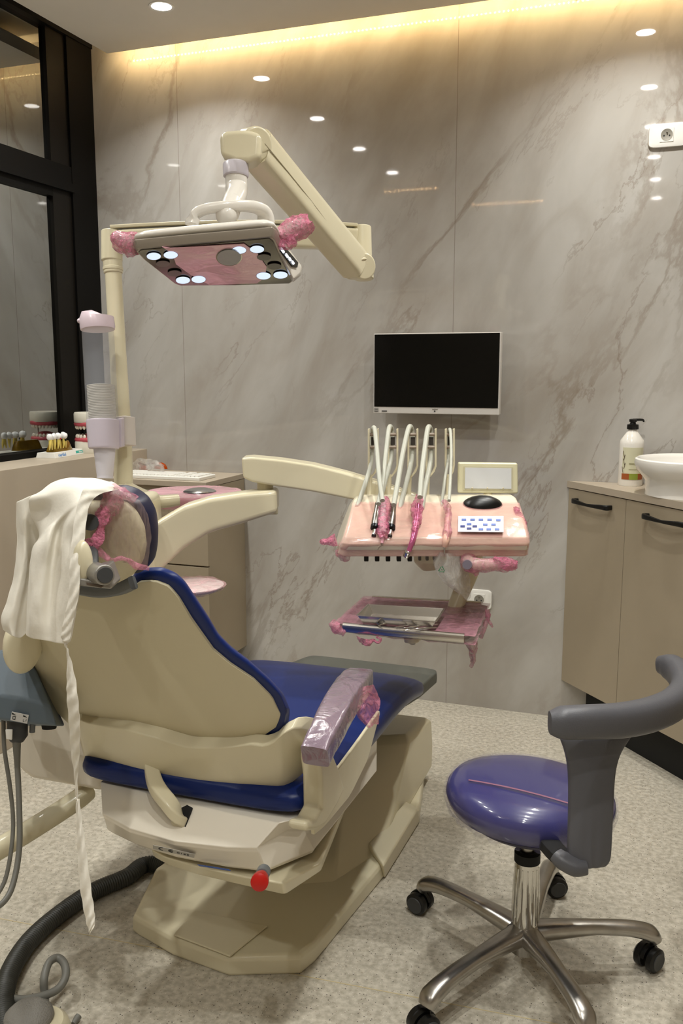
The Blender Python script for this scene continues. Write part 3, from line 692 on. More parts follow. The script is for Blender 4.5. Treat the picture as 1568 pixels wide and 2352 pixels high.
for (x, y, d, w_) in ((822, 1580, 1.78, 36), (826, 1608, 1.78, 46), (836, 1642, 1.78, 34), (852, 1668, 1.79, 16)):
    rows.append([D(x-w_*.5, y, d), D(x-w_*.1, y+4, d-.01), D(x+w_*.4, y-3, d+.008), D(x+w_, y-4, d)])
obj('loose_film', crumple(thick(cgrid(rows, 5), (0, .0008, 0)), .004, 50), film_pink, pad)
# ---- backrest: plane leaning towards the viewer
BU = Vector((0, -.457, .889)); BN = Vector((0, -.889, -.457))      # up along the back, outward (towards viewer)
BP = Vector((CX, 1.457, .703))
def back(off=0.0, bul=.022, cxp=None):
    def f(x, y, s, t):
        u = 2*t-1
        return PN(x, y, BP+BN*off, BN)+BN*(bul*(1-u*u)*(1 if s > .05 else .6))
    return f
shA = [(92, 1330), (80, 1350), (76, 1400), (77, 1460), (78, 1515), (90, 1570), (116, 1618), (170, 1670), (240, 1730)]
shB = [(322, 1334), (358, 1334), (388, 1345), (410, 1370), (440, 1420), (490, 1490), (528, 1522), (582, 1558), (624, 1600), (643, 1640), (638, 1665), (600, 1690), (560, 1740)]
shT = [(76, 1400), (77, 1372), (84, 1345), (98, 1336), (130, 1346), (180, 1360), (250, 1366), (296, 1354), (312, 1342), (324, 1334), (356, 1333), (388, 1345), (410, 1370), (440, 1420), (490, 1490), (528, 1522), (582, 1558), (624, 1600), (643, 1640)]
shL = [(76, 1404), (76, 1460), (78, 1515), (90, 1570), (116, 1618), (170, 1670), (240, 1730), (330, 1745), (440, 1750), (560, 1740), (600, 1692), (636, 1668), (643, 1644)]
def shf(x, y, s, t):
    u = (2*s-1); return PN(x, y, BP+BN*.006, BN)+BN*(.020*(1-u**4)*math.sin(PI*min(1, max(0, t*.9+.05))))
obj('back_shell', thick(strip(shT, shL, 60, 14, shf), -BN*.014), cream_soft, ch, bevel=.006, ang=50)
cuA = [(66, 1286), (52, 1296), (45, 1320), (52, 1366), (60, 1420), (66, 1465), (68, 1510), (80, 1556), (104, 1600), (138, 1632), (190, 1690), (250, 1735)]
cuB = [(340, 1302), (372, 1300), (402, 1311), (424, 1330), (452, 1372), (482, 1418), (502, 1453), (532, 1484), (572, 1514), (622, 1558), (653, 1592), (667, 1630), (664, 1668), (640, 1694), (590, 1715), (520, 1745)]
cuT = [(52, 1372), (45, 1330), (50, 1302), (66, 1287), (84, 1300), (104, 1334), (150, 1350), (200, 1356), (250, 1360), (285, 1352), (300, 1338), (304, 1318), (316, 1306), (340, 1301), (372, 1300), (402, 1311), (424, 1330), (452, 1372), (482, 1418), (502, 1453), (532, 1484), (572, 1514), (622, 1558), (653, 1592), (668, 1630)]
cuL = [(52, 1380), (58, 1430), (66, 1465), (68, 1510), (80, 1556), (104, 1600), (138, 1632), (190, 1690), (250, 1730), (400, 1745), (520, 1742), (590, 1715), (640, 1694), (664, 1668), (668, 1640)]
def cuf(o):
    return lambda x, y, s, t: PN(x, y, BP-BN*o, BN)
def ins(P, k, c=(340, 1560)):
    return [(c[0]+(x-c[0])*k, c[1]+(y-c[1])*k) for x, y in P]
gA = strip(ins(cuT, .965), ins(cuL, .965), 70, 12, cuf(-.004)); gB = strip(cuT, cuL, 70, 12, cuf(.016)); gC = strip(ins(cuT, .985), ins(cuL, .985), 70, 12, cuf(.05)); gD = strip(ins(cuT, .93), ins(cuL, .93), 70, 12, cuf(.075))
def rim(G):
    m, n = len(G), len(G[0]); return [G[0][j] for j in range(n)]+[G[i][n-1] for i in range(1, m)]+[G[m-1][j] for j in range(n-2, -1, -1)]+[G[i][0] for i in range(m-2, 0, -1)]
def caps(G0, rims, G1):
    m, n = len(G0), len(G0[0]); V = [p for r in G0 for p in r]; F = []
    for i in range(m-1):
        for j in range(n-1): F.append([i*n+j, i*n+j+1, (i+1)*n+j+1, (i+1)*n+j])
    e0 = list(range(n))+[i*n+n-1 for i in range(1, m)]+[(m-1)*n+j for j in range(n-2, -1, -1)]+[i*n for i in range(m-2, 0, -1)]
    prev = e0
    for R in rims:
        k = len(V); V += rim(R); cur = list(range(k, k+len(e0))); N = len(e0)
        for a in range(N): F.append([prev[a], prev[(a+1) % N], cur[(a+1) % N], cur[a]])
        prev = cur
    k = len(V); V += [p for r in G1 for p in r]; N = len(e0)
    for i in range(m-1):
        for j in range(n-1): F.append([k+i*n+j, k+(i+1)*n+j, k+(i+1)*n+j+1, k+i*n+j+1])
    for a in range(N): F.append([prev[a], prev[(a+1) % N], k+e0[(a+1) % N], k+e0[a]])
    return V, F
obj('back_cushion', caps(gA, [gB, gC], gD), navy, ch, sub=1)
# grey trim where the headrest enters
obj('neck_trim', tube([PN(x, y-2, BP+BN*.022, BN) for x, y in ((100, 1322), (130, 1342), (180, 1352), (230, 1359), (275, 1353), (305, 1340))], .011, 12, 4, None, circ(14, .8, 1.1, 4)), greyplas, ch)
# ---- saddle
def saddlef(x, y, s, t):
    p = PN(x, y, BP+BN*.03, BN); u = 2*s-1
    return p+BN*(.035*(1-u*u)-.015)+Vector((0, .07*max(0, abs(u)-.78)/.22, 0))
saT = [(116, 1616), (122, 1634), (140, 1644), (180, 1652), (200, 1656), (300, 1663), (370, 1678), (440, 1699), (520, 1703), (580, 1701), (607, 1709), (628, 1704), (645, 1688), (660, 1684), (676, 1694), (693, 1726)]
saB = [(150, 1716), (165, 1745), (190, 1752), (222, 1762), (250, 1768), (332, 1790), (380, 1802), (440, 1813), (480, 1818), (540, 1810), (600, 1802), (640, 1811), (665, 1810), (690, 1794), (701, 1782)]
obj('back_saddle', thick(strip(saT, saB, 48, 8, saddlef), -BN*.03), cream, ch, bevel=.006, ang=40)
# ---- headrest
HP = D(250, 1230, 1.46); HN = Vector((.05, -1, -.18)).normalized()
hsA = [(90, 1185), (75, 1215), (72, 1265), (85, 1310), (120, 1342), (180, 1352)]
hsB = [(300, 1150), (325, 1176), (340, 1215), (342, 1262), (334, 1300), (310, 1330), (270, 1348), (230, 1352)]
hsA = [(150, 1152), (108, 1168), (90, 1215), (88, 1265), (100, 1310), (130, 1340)]
hsB = [(282, 1156), (308, 1178), (324, 1212), (328, 1258), (322, 1296), (300, 1326), (266, 1344), (230, 1350)]
hs_ = obj('headrest_shell', thick(strip(hsA, hsB, 18, 14, lambda x, y, s, t: PN(x, y, HP, HN)+HN*.020*(1-(2*t-1)**2)*(1-(2*s-1)**4)), -HN*.03), cream_soft, ch, sub=1)
hcA = [(190, 1134), (120, 1150), (78, 1200), (74, 1260), (85, 1305), (120, 1330)]
hcB = [(255, 1130), (292, 1140), (318, 1158), (336, 1188), (342, 1225), (341, 1268), (335, 1300), (318, 1322)]
hc = obj('headrest_cushion', thick(strip(hcA, hcB, 18, 14, lambda x, y, s, t: PN(x, y, HP-HN*.012, HN)), lambda i, j, p: -HN*.045), navyedge, ch, sub=2)
obj('headrest_film', crumple(thick(strip([(200, 1128), (185, 1180), (190, 1250), (205, 1262), (240, 1282)], [(258, 1122), (296, 1132), (324, 1152), (340, 1184), (346, 1225), (345, 1268), (337, 1304)], 26, 20, lambda x, y, s, t: PN(x, y, HP+HN*(.012+.016*(1-(2*t-1)**2)), HN)), HN*.0006), .0018, 60), film_head, hs_)
obj('film_gather', crumple(tube([D(*p) for p in ((262, 1135, 1.425), (252, 1160, 1.425), (238, 1185, 1.42), (232, 1215, 1.415), (226, 1238, 1.41), (205, 1250, 1.41), (188, 1248, 1.42))], [.016, .017, .012, .007, .008, .009, .006], 14, 5), .006, 70), film_crump, hs_)
obj('film_gather', crumple(tube([D(*p) for p in ((190, 1246, 1.42), (222, 1262, 1.415), (252, 1285, 1.42), (285, 1283, 1.425), (315, 1300, 1.43), (340, 1306, 1.44))], [.005, .006, .0035, .003, .005, .003], 10, 5), .0025, 80), film_pink, hs_)
obj('film_gather', crumple(tube([D(*p) for p in ((238, 1128, 1.425), (262, 1126, 1.42), (290, 1136, 1.425), (310, 1150, 1.43))], [.007, .010, .009, .006], 12, 5), .004, 90), film_pink, hs_)
# joint hardware
br = obj('headrest_bracket', prism([D(x, y, 1.352) for x, y in ((172, 1325), (212, 1333), (216, 1306), (245, 1300), (262, 1345), (254, 1354), (176, 1346))], FH*.045), silverp, ch, bevel=.003, ang=20)
k0, k1 = D(222, 1316, 1.37), D(241, 1321, 1.325)
obj('joint_barrel', tube([D(216, 1313, 1.37), k1], [.0155, .0155], 28, 1), silverp, br, bevel=.002)
obj('joint_knob', tube([k1.lerp(k0, .1), k1+(k1-k0).normalized()*.003], [.0135, .0115], 28, 1), darkgrey, br)
obj('headrest_arm', tube([D(195, 1258, 1.42), D(204, 1275, 1.39), D(208, 1300, 1.37), D(212, 1325, 1.365)], [.010, .013, .011, .010], 12, 4, None, circ(14, 1.1, .8, 4)), darkgrey, ch)
obj('headrest_arm', blob(D(188, 1290, 1.36), .017, .015, .034, amp=.0), cream, ch)
obj('slide_plate', prism([D(x, y, 1.350) for x, y in ((198, 1338), (238, 1346), (232, 1350), (200, 1344))], FH*.002), mat('bronze_plate', '5F5246', .4), br, smooth=False)
obj('upper_knob', tube([D(200, 1198, 1.42), D(208, 1200, 1.40)], [.013, .013], 20, 1), darkgrey, ch)

# ================================================================== WHITE GOWN OVER THE HEADREST
gown_rows = [
 [(92, 1130, 1.44), (120, 1108, 1.44), (155, 1100, 1.43), (205, 1099, 1.425), (240, 1103, 1.43), (264, 1112, 1.44), (282, 1124, 1.45)],
 [(66, 1146, 1.43), (100, 1140, 1.41), (140, 1128, 1.40), (185, 1124, 1.395), (218, 1122, 1.40), (234, 1126, 1.41), (250, 1126, 1.425)],
 [(72, 1185, 1.45), (100, 1180, 1.43), (128, 1182, 1.40), (160, 1168, 1.38), (188, 1152, 1.375), (205, 1142, 1.385), (222, 1134, 1.40)],
 [(90, 1230, 1.46), (96, 1228, 1.41), (118, 1210, 1.385), (138, 1205, 1.40), (162, 1190, 1.37), (186, 1175, 1.368), (203, 1162, 1.385)],
 [(72, 1262, 1.45), (84, 1258, 1.40), (108, 1246, 1.375), (126, 1255, 1.40), (150, 1240, 1.375), (176, 1240, 1.365), (192, 1236, 1.38)],
 [(66, 1310, 1.44), (74, 1308, 1.395), (100, 1305, 1.38), (120, 1312, 1.395), (146, 1304, 1.37), (166, 1304, 1.355), (182, 1302, 1.37)],
 [(62, 1370, 1.43), (70, 1370, 1.39), (92, 1372, 1.375), (118, 1375, 1.39), (146, 1370, 1.365), (164, 1366, 1.355), (180, 1362, 1.37)],
 [(60, 1425, 1.43), (68, 1432, 1.39), (92, 1438, 1.38), (116, 1440, 1.385), (140, 1438, 1.37), (158, 1430, 1.36), (172, 1424, 1.37)],
 [(60, 1458, 1.43), (70, 1466, 1.40), (92, 1471, 1.385), (116, 1476, 1.385), (138, 1481, 1.37), (152, 1480, 1.365), (160, 1476, 1.37)]]
G = cgrid([[D(*p) for p in r] for r in gown_rows], 6)
gown = thing('cotton_gown', D(140, 1110, 1.44), 'white cotton gown draped over the headrest with a long tie hanging down', 'gown')
obj('front_panel', crumple(thick(G, FH*.002), .0022, 16), fabric, gown, sub=1)
back_rows = [
 [(36, 1152, 1.47), (60, 1142, 1.45), (90, 1130, 1.45), (120, 1112, 1.45), (155, 1101, 1.45)],
 [(37, 1185, 1.48), (55, 1190, 1.45), (78, 1200, 1.47), (105, 1205, 1.46), (150, 1180, 1.47)],
 [(40, 1240, 1.49), (58, 1245, 1.455), (80, 1250, 1.485), (100, 1262, 1.48), (120, 1260, 1.49)],
 [(34, 1300, 1.49), (50, 1305, 1.455), (70, 1310, 1.485), (85, 1320, 1.48), (100, 1320, 1.49)],
 [(18, 1370, 1.49), (35, 1375, 1.45), (54, 1385, 1.475), (72, 1390, 1.47), (90, 1390, 1.48)],
 [(1, 1420, 1.49), (20, 1432, 1.45), (42, 1445, 1.47), (62, 1440, 1.475), (80, 1430, 1.48)],
 [(6, 1446, 1.49), (26, 1460, 1.455), (46, 1465, 1.47), (62, 1452, 1.475), (78, 1440, 1.48)]]
obj('rear_panel', crumple(thick(cgrid([[D(*p) for p in r] for r in back_rows], 6), FH*.002), .0025, 16), fabric, gown, sub=1)
tie = [(256, 1106, 283, 1122, 1.43), (200, 1116, 228, 1136, 1.385), (178, 1160, 203, 1168, 1.372), (166, 1230, 194, 1236, 1.36), (160, 1300, 184, 1302, 1.35), (157, 1370, 181, 1364, 1.35), (145, 1430, 168, 1425, 1.352), (140, 1462, 160, 1470, 1.355),
 (146, 1478, 154, 1482, 1.36), (153, 1500, 158, 1500, 1.36), (153, 1560, 172, 1556, 1.365), (153, 1600, 180, 1620, 1.37), (158, 1660, 183, 1670, 1.385), (162, 1720, 182, 1730, 1.41), (170, 1780, 178, 1790, 1.43), (173, 1828, 179, 1836, 1.44), (174, 1845, 182, 1840, 1.44), (175, 1900, 190, 1900, 1.44), (178, 1960, 199, 1965, 1.44), (184, 2040, 210, 2050, 1.44), (194, 2100, 217, 2100, 1.44), (203, 2136, 217, 2125, 1.44), (206, 2146, 214, 2134, 1.44)]
rows = [[D(a, b, d-.004), D((a+c)/2, (b+e)/2, d-.009), D(c, e, d-.004)] for a, b, c, e, d in tie]
G = cgrid(rows, 8)
G = [[p+FH*.0016*math.sin(i*1.1+j*.4) for j, p in enumerate(r)] for i, r in enumerate(G)]
obj('tie', thick(G, FH*.0014), fabric, gown)

# ================================================================== STOOL
SX, SY = -.24, 1.90
st = thing('dental_stool', (SX, SY, 0), 'wheeled stool with a round navy seat in clear film and a curved grey backrest', 'stool')
ends = [(-.507, 2.023), (-.394, 1.620), (.036, 2.002), (-.218, 2.212), (-.083, 1.665)]
obj('hub', lathe([(.001, .045), (.034, .045), (.036, .075), (.044, .088), (.040, .100), (.030, .108), (.001, .108)], (SX, SY, 0), n=32), castal, st)
cds = [(.045, .02), (.045, -.01), (-.02, -.045), (.03, -.05), (.0, .05)]
for (x, y), cdir in zip(ends, ((-.9, .3), (-.6, -.7), (-.55, -.8), (.8, .4), (.3, -.9))):
    d = Vector((x-SX, y-SY, 0)); L_ = d.length; d.normalize(); o = Vector((SX, SY, 0))
    P = [o+d*.015+UP*.088, o+d*.08+UP*.094, o+d*L_*.55+UP*.098, o+d*L_*.82+UP*.094, o+d*(L_-.008)+UP*.082, o+d*(L_+.006)+UP*.066]
    obj('star_leg', tube(P, [.027, .023, .018, .019, .0215, .0175], 14, 5, UP, circ(16, 1.05, .82, 2.6)), castal, st)
    side = Vector((cdir[0], cdir[1], 0)).normalized(); ax = Vector((-side.y, side.x, 0)); c = o+d*L_+side*.012+UP*.028
    cs = obj('caster', join(*[tube([c+ax*(s*.006), c+ax*(s*.010), c+ax*(s*.022), c+ax*(s*.026)], [.024, .0275, .0275, .022], 28, 1) for s in (-1, 1)], cyl(c-ax*.01, c+ax*.01, .010)), black, st)
    for s in (-1, 1): obj('caster_rim', lathe([(.013, 0), (.019, .0), (.0205, .0025), (.019, .004), (.013, .003)], M=axes(c+ax*(s*.0245), side, UP if s > 0 else -UP, ax*s), n=28), darkgrey, cs)
    obj('caster_hood', join(loft([[c+side*(.0295*math.cos(a)) + UP*(.0295*math.sin(a))+ax*w_ for a in [PI*(.08+.84*k/12) for k in range(13)]]+[c+side*(.020*math.cos(a))+UP*(.020*math.sin(a))+ax*w_ for a in [PI*(.92-.84*k/12) for k in range(13)]] for w_ in (-.005, .005)]), cyl(o+d*L_+UP*.045, o+d*L_+UP*.07, .006)), black, cs)
obj('column', lathe([(.001, .095), (.031, .095), (.029, .11), (.026, .265), (.0255, .268), (.001, .268)], (SX, SY, 0), n=28), chrome, st)
fl = []
for i in range(14):
    a = 2*PI*i/14; rr_ = lambda z: .0300-.004*(z-.11)/.16
    fl.append(tube([Vector((SX+(rr_(z))*math.cos(a), SY+rr_(z)*math.sin(a), z)) for z in (.115, .15, .20, .25)], [.0012, .0026, .0026, .0014], 8, 3))
obj('column_flute', join(*fl), chrome, st)
obj('collar', lathe([(.012, .262), (.029, .262), (.029, .284), (.022, .288), (.012, .286)], (SX, SY, 0), n=28), matblack, st)
obj('gas_rod', cyl((SX, SY, .27), (SX, SY, .37), .0145), steelb, st)
tilt = Matrix.Translation((SX, SY, .405)) @ Matrix.Rotation(math.radians(-3.5), 4, 'X') @ Matrix.Rotation(math.radians(2), 4, 'Y')
seat_prof = [(.001, -.036), (.10, -.036), (.150, -.034), (.172, -.024), (.183, -.004), (.186, .010), (.182, .026), (.170, .040), (.14, .050), (.09, .055), (.04, .057), (.001, .0575)]
sc_ = obj('seat_cushion', lathe(seat_prof, M=tilt, n=72), mat('seat_navy_vinyl', '191C5C', .3, coat=1), st)
obj('seat_under_pan', lathe([(.001, -.050), (.13, -.050), (.150, -.036), (.001, -.034)], M=tilt, n=48), matblack, st)
g = lathe([(.120, -.0375), (.152, -.040), (.176, -.030), (.1875, -.008), (.1905, .008), (.186, .029), (.173, .0435), (.14, .0540), (.09, .0588), (.04, .0605), (.001, .0611)], M=tilt, n=160)
ti = tilt.inverted(); V = []
for v in g[0]:
    q = ti @ v; a = math.atan2(q.y, q.x); k = max(0, min(1, (.005-q.z)/.03)); V.append(tilt @ Vector((q.x*(1+k*.022*math.sin(a*46+3*math.sin(a*5))), q.y*(1+k*.022*math.sin(a*46+3*math.sin(a*5))), q.z-k*.004*math.sin(a*23))))
m = clearm('seat_clear_film', '8C86B8', .13)
obj('seat_film', (V, g[1]), m, sc_)
obj('film_tape', thick([[tilt @ Vector((x, -.093-.02*x/.15+s*.0034, .0622-.36*(x*x+.0086))) for x in [-.125+.25*i/30 for i in range(31)]] for s in (-1, 0, 1)], (0, 0, .0004)), mat('film_seam', '8A5F72', .4), sc_)
obj('tilt_plate', box(SX-.02, SX+.07, SY-.11, SY+.05, .352, .366), matblack, st, bevel=.004)
pw = Vector((.985, .17, 0)); pf = Vector((-.17, .985, 0))
PB = D(1365, 1955, 1.66); PB.z = 0
obj('back_arm', tube([Vector((SX+.03, SY-.05, .362)), D(1290, 1970, 1.71), D(1340, 1985, 1.67)], [.022, .020, .019], 12, 4, UP, circ(12, 1, .6, 5)), matblack, st)
# post: wide at top and bottom
post_px = [((1282, 1690), (1425, 1690)), ((1292, 1706), (1405, 1715)), ((1305, 1742), (1402, 1742)), ((1309, 1790), (1414, 1790)), ((1308, 1850), (1412, 1850)), ((1306, 1920), (1408, 1920)), ((1304, 1965), (1406, 1968)), ((1310, 1990), (1402, 1985)), ((1325, 2002), (1385, 1997))]
post_px[0] = ((1284, 1695), (1462, 1685)); post_px[1] = ((1292, 1712), (1440, 1712)); post_px[2] = ((1303, 1745), (1422, 1745)); post_px[3] = ((1308, 1790), (1414, 1790))
def postf(d0):
    return [[D(a[0]+(b[0]-a[0])*j/10, a[1]+(b[1]-a[1])*j/10, d0+.012*abs(2*j/10-1)**2) for j in range(11)] for a, b in post_px]
Gp = postf(1.66)
Gp = [[p-FH*(.0018*math.cos(j*2*PI/2.5) if i > 4 else 0) for j, p in enumerate(r)] for i, r in enumerate(Gp)]
obj('backrest_post', thick(Gp, FH*.022), greyrub, st, sub=2)
obj('post_foot', tube([D(1276, 1962, 1.68), D(1290, 1975, 1.672), D(1320, 1990, 1.665), D(1345, 1990, 1.665)], [.014, .017, .018, .015], 12, 4, None, circ(14, 1, .85, 3)), greyrub, st)
bar = [(1262, 1660, 1.60), (1290, 1660, 1.60), (1350, 1658, 1.605), (1420, 1655, 1.63), (1490, 1642, 1.67), (1545, 1618, 1.73), (1570, 1585, 1.80), (1562, 1552, 1.87), (1540, 1532, 1.92), (1520, 1526, 1.95)]
obj('back_bar', tube([D(*p) for p in bar], [.020, .029, .030, .031, .031, .0305, .030, .029, .027, .020], 20, 5, UP, circ(24, .86, 1.0, 2.8)), greyrub, st)
# ================================================================== POLE AND SPITTOON UNIT
poleB, poleT = D(281, 1112, 2.50), D(257, 640, 2.50)
pb, pt = Vector((-1.478, 2.215, 0)), None
pd = 2.55
t = thing('operating_lamp', D(281, 1112, pd), 'cream pole mounted operating lamp with jointed arm, four pairs of lit LEDs and pink film', 'dental lamp')
obj('pole', tube([D(284, 1118, pd), D(281, 1000, pd), D(270, 800, pd), D(260, 625, pd)], [.0265, .026, .0235, .0235], 28, 4), cream, t)
obj('pole_foot', tube([D(286, 1128, pd), D(284, 1112, pd)], [.036, .027], 24, 1), cream, t, bevel=.004)
obj('pole_collar', tube([D(260, 628, pd), D(258, 585, pd), D(257, 560, pd)], [.0265, .0275, .0285], 28, 1), cream, t, bevel=.002)
obj('pole_ring', tube([D(259.5, 622, pd), D(259.3, 614, pd)], [.0285, .0285], 28, 1), cream, t, bevel=.002)
# horizontal arm: outline swept
hp = [(258, 556, pd), (330, 552, pd), (420, 548, pd-.01), (520, 545, pd-.02), (620, 545, pd-.03), (720, 546, pd-.04), (822, 552, pd-.05)]
hsz = [.033, .031, .030, .030, .030, .031, .036]
obj('horizontal_arm', tube([D(*p) for p in hp], [1]*7, 12, 5, UP, circ(24, .026, .030, 7)), cream, t, bevel=.003)
obj('arm_lip', tube([D(a, b-32, c) for a, b, c in hp], [1]*7, 12, 5, UP, circ(20, .031, .0055, 5)), cream, t)
obj('arm_end', tube([D(257, 600, pd), D(257, 531, pd)], [.030, .030], 28, 1), cream, t, bevel=.003)
obj('arm_end', tube([D(832, 592, 2.50), D(830, 521, 2.50)], [.027, .027], 28, 1), cream, t, bevel=.003)
el = obj('elbow', tube([D(836, 642, 2.46), D(834, 596, 2.46)], [.0265, .0265], 28, 1), cream, t, bevel=.004)
obj('elbow_ring', tube([D(835, 597, 2.46), D(835, 591, 2.46)], [.021, .021], 20, 1), mat('elbow_ring_grey', '7E786A', .5), el)  # narrow ring above the elbow, darker grey than the cream parts
# spring arm
A, B = D(806, 598, 2.40), D(598, 352, 1.98)
obj('spring_arm', tube([D(822, 618, 2.42), A, D(700, 473, 2.18), B, D(585, 336, 1.955)], [.95, 1, 1, 1, .98], 12, 3, UP, circ(28, .034, .040, 5)), cream, t, bevel=.002)
ar = obj('arm_end_cap', tube([D(838, 612, 2.40), D(806, 612, 2.46)], [.036, .036], 30, 1), cream, t, bevel=.006)
obj('arm_seam', tube([D(845-24, 618-12, 2.375), D(715, 462, 2.14), D(608, 330, 1.925)], [.0011]*3, 8, 2), mat('seam_taupe', 'A89F84', .5), t)  # thin seam line along the arm, darker than its cream
obj('pivot_cap', tube([D(592, 330, 1.93), D(570, 334, 1.97)], [.036, .036], 32, 1), cream, t, bevel=.006)
o1, o2 = D(505, 332, 1.93), D(592, 332, 1.96)
blk = [(503, 306), (520, 299), (552, 296), (578, 299), (600, 306), (598, 362), (572, 372), (540, 372), (506, 358)]
obj('head_block', prism([D(x, y, 1.90) for x, y in blk], FH*.075), cream, t, bevel=.012, ang=25, seg=4)
obj('block_neck', cyl(D(540, 378, 1.935), D(540, 366, 1.935), .0225), cream, t)
obj('swivel_ring', tube([D(542, 407, 1.92), D(542, 404, 1.92), D(541, 378, 1.92), D(541, 375, 1.92)], [.025, .0275, .0275, .025], 32, 1), mat('pale_lilac_plastic', 'C9C3CA', .3), t)
obj('lamp_neck', tube([D(542, 405, 1.92), D(543, 430, 1.92), D(542, 448, 1.90), D(532, 468, 1.87), D(526, 480, 1.85)], [.0235, .0235, .023, .0225, .020], 24, 5), lampw, t)
obj('ball_joint', join(tube([D(534, 462, 1.845), D(524, 492, 1.82)], [.021, .022], 24, 1), blob(D(520, 494, 1.81), .022, .022, .022, amp=0)), lampw, t, bevel=.003)
# yoke
obj('yoke', tube([D(440, 516, 1.80), D(447, 494, 1.80), D(475, 480, 1.80), D(530, 474, 1.81), D(575, 474, 1.83), D(605, 486, 1.85), (D(612, 514, 1.86))], [.012, .012, .012, .013, .013, .012, .012], 12, 5, UP, circ(16, 1.5, .8, 4)), lampw, t)
# head : face quadrilateral A B C D_
qa, qb, qc, qd = D(311, 575, 1.66), D(405, 655, 1.86), D(674, 652, 1.87), D(626, 546, 1.63)
fx = ((qd-qa)+(qc-qb)); fx.normalize(); fy = ((qb-qa)+(qc-qd)); fy = (fy-fx*fy.dot(fx)).normalized(); fn = fx.cross(fy)     # fy: to the far side
if fn.z > 0: fn = -fn
ctr = (qa+qb+qc+qd)/4
ML = axes(ctr, fx, fy, fn)
def LP(px, py, off=0): return PN(px, py, ctr+fn*off, fn)
out_px = [(316, 572), (311, 578), (330, 597), (400, 652), (412, 656), (540, 655), (668, 651), (676, 645), (652, 598), (632, 552), (622, 544), (560, 550), (440, 560)]
fo = [LP(x, y) for x, y in out_px]
def scl(P, k, off): return [ctr+(p-ctr)*k-fn*off for p in P]
obj('head_rim', loft([scl(fo, .985, 0), scl(fo, 1.0, .002), scl(fo, 1.02, .010), scl(fo, 1.035, .018)]), steelb if 0 else mat('lamp_rim', 'A39A8E', .3, metal=.4), t, bevel=.003, ang=50)
obj('head_shell', loft([scl(fo, 1.035, .018), scl(fo, 1.045, .024), scl(fo, 1.02, .034), scl(fo, .88, .042), scl(fo, .6, .046)]), lampw, t, sub=1)
obj('shell_collar', loft([scl(fo, .50, .042), scl(fo, .46, .052)]), mat('grey_gasket', '9A9894', .4), t, bevel=.002)
obj('reflector_face', prism(scl(fo, .965, -.0006), fn*.0008), mat('dark_mirror', '4E4A46', .12, metal=.85), t, smooth=False)
fp = [(372, 566), (392, 569), (560, 559), (590, 580), (612, 612), (608, 636), (590, 650), (480, 653), (440, 632), (404, 606), (396, 582)]
pf_ = obj('pink_film_panel', prism([LP(x, y, .002) for x, y in fp], fn*.001), film('lamp_face_film', 'F4BCCB', .93, 6, .35, .12, .01, 1, .06), t, smooth=False)
def ell(px, py, rx, ry, off, mtl, nm, par=None):
    c = LP(px, py, off); ax_ = LP(px+rx, py, off)-c; ay_ = LP(px, py+ry, off)-c
    P = [c+ax_*math.cos(a)+ay_*math.sin(a) for a in [2*PI*i/28 for i in range(28)]]
    return obj(nm, prism(P, fn*.0012), mtl, par or t, smooth=False)
ring = ell(526, 590, 30, 19.5, .003, chrome, 'sensor_ring'); ell(526, 591, 27.5, 17.5, .0045, mat('sensor_grey', '9A9C9A', .3), 'sensor_window', ring)
for x, y in ((353, 587), (392, 584), (549, 573), (590, 571), (420, 642), (456, 640), (605, 632), (644, 630)):
    b_ = ell(x, y+1, 17, 8.5, .0022, mat('led_bezel', '6A6662', .3, metal=.5), 'led_housing'); ell(x, y+1, 16, 7.6, .0030, em_lamp, 'led_lens', b_)
for x, y in ((374, 605), (401, 627), (606, 590), (630, 611)):
    ell(x, y, 16, 7, .003, mat('unlit_lens', '3A332E', .25), 'unlit_lens')
# side control panel with lit keys
sp0 = [LP(x, y, -.004) for x, y in ((635, 566), (655, 566), (684, 606), (672, 612))]
sn_ = (sp0[2]-sp0[0]).cross(fn).normalized()
if sn_.dot(CP-sp0[0]) < 0: sn_ = -sn_
PS = scl(fo, 1.02, .012)[8]+sn_*.012
def SP(x, y, o=0): return PN(x, y, PS+sn_*o, sn_)
obj('side_cap', loft([[SP(x, y, -.020) for x, y in ((626, 548), (652, 556), (694, 612), (690, 634), (672, 650))], [SP(x, y, -.003) for x, y in ((632, 562), (652, 562), (690, 612), (688, 630), (674, 642))]]), lampw, t, bevel=.004)
pnl = obj('key_panel', prism([SP(x, y, 0) for x, y in ((636, 564), (652, 564), (685, 603), (683, 614), (672, 612))], sn_*-.003), black, t, smooth=False)
for x, y, l in ((648, 575, 6), (658, 587, 4), (665, 595, 3.4), (672, 603, 3.4)):
    obj('lit_key', tube([SP(x-l*.5, y-l*.7, .001), SP(x+l*.5, y+l*.7, .001)], .0028, 8, 1), em_btn, pnl)
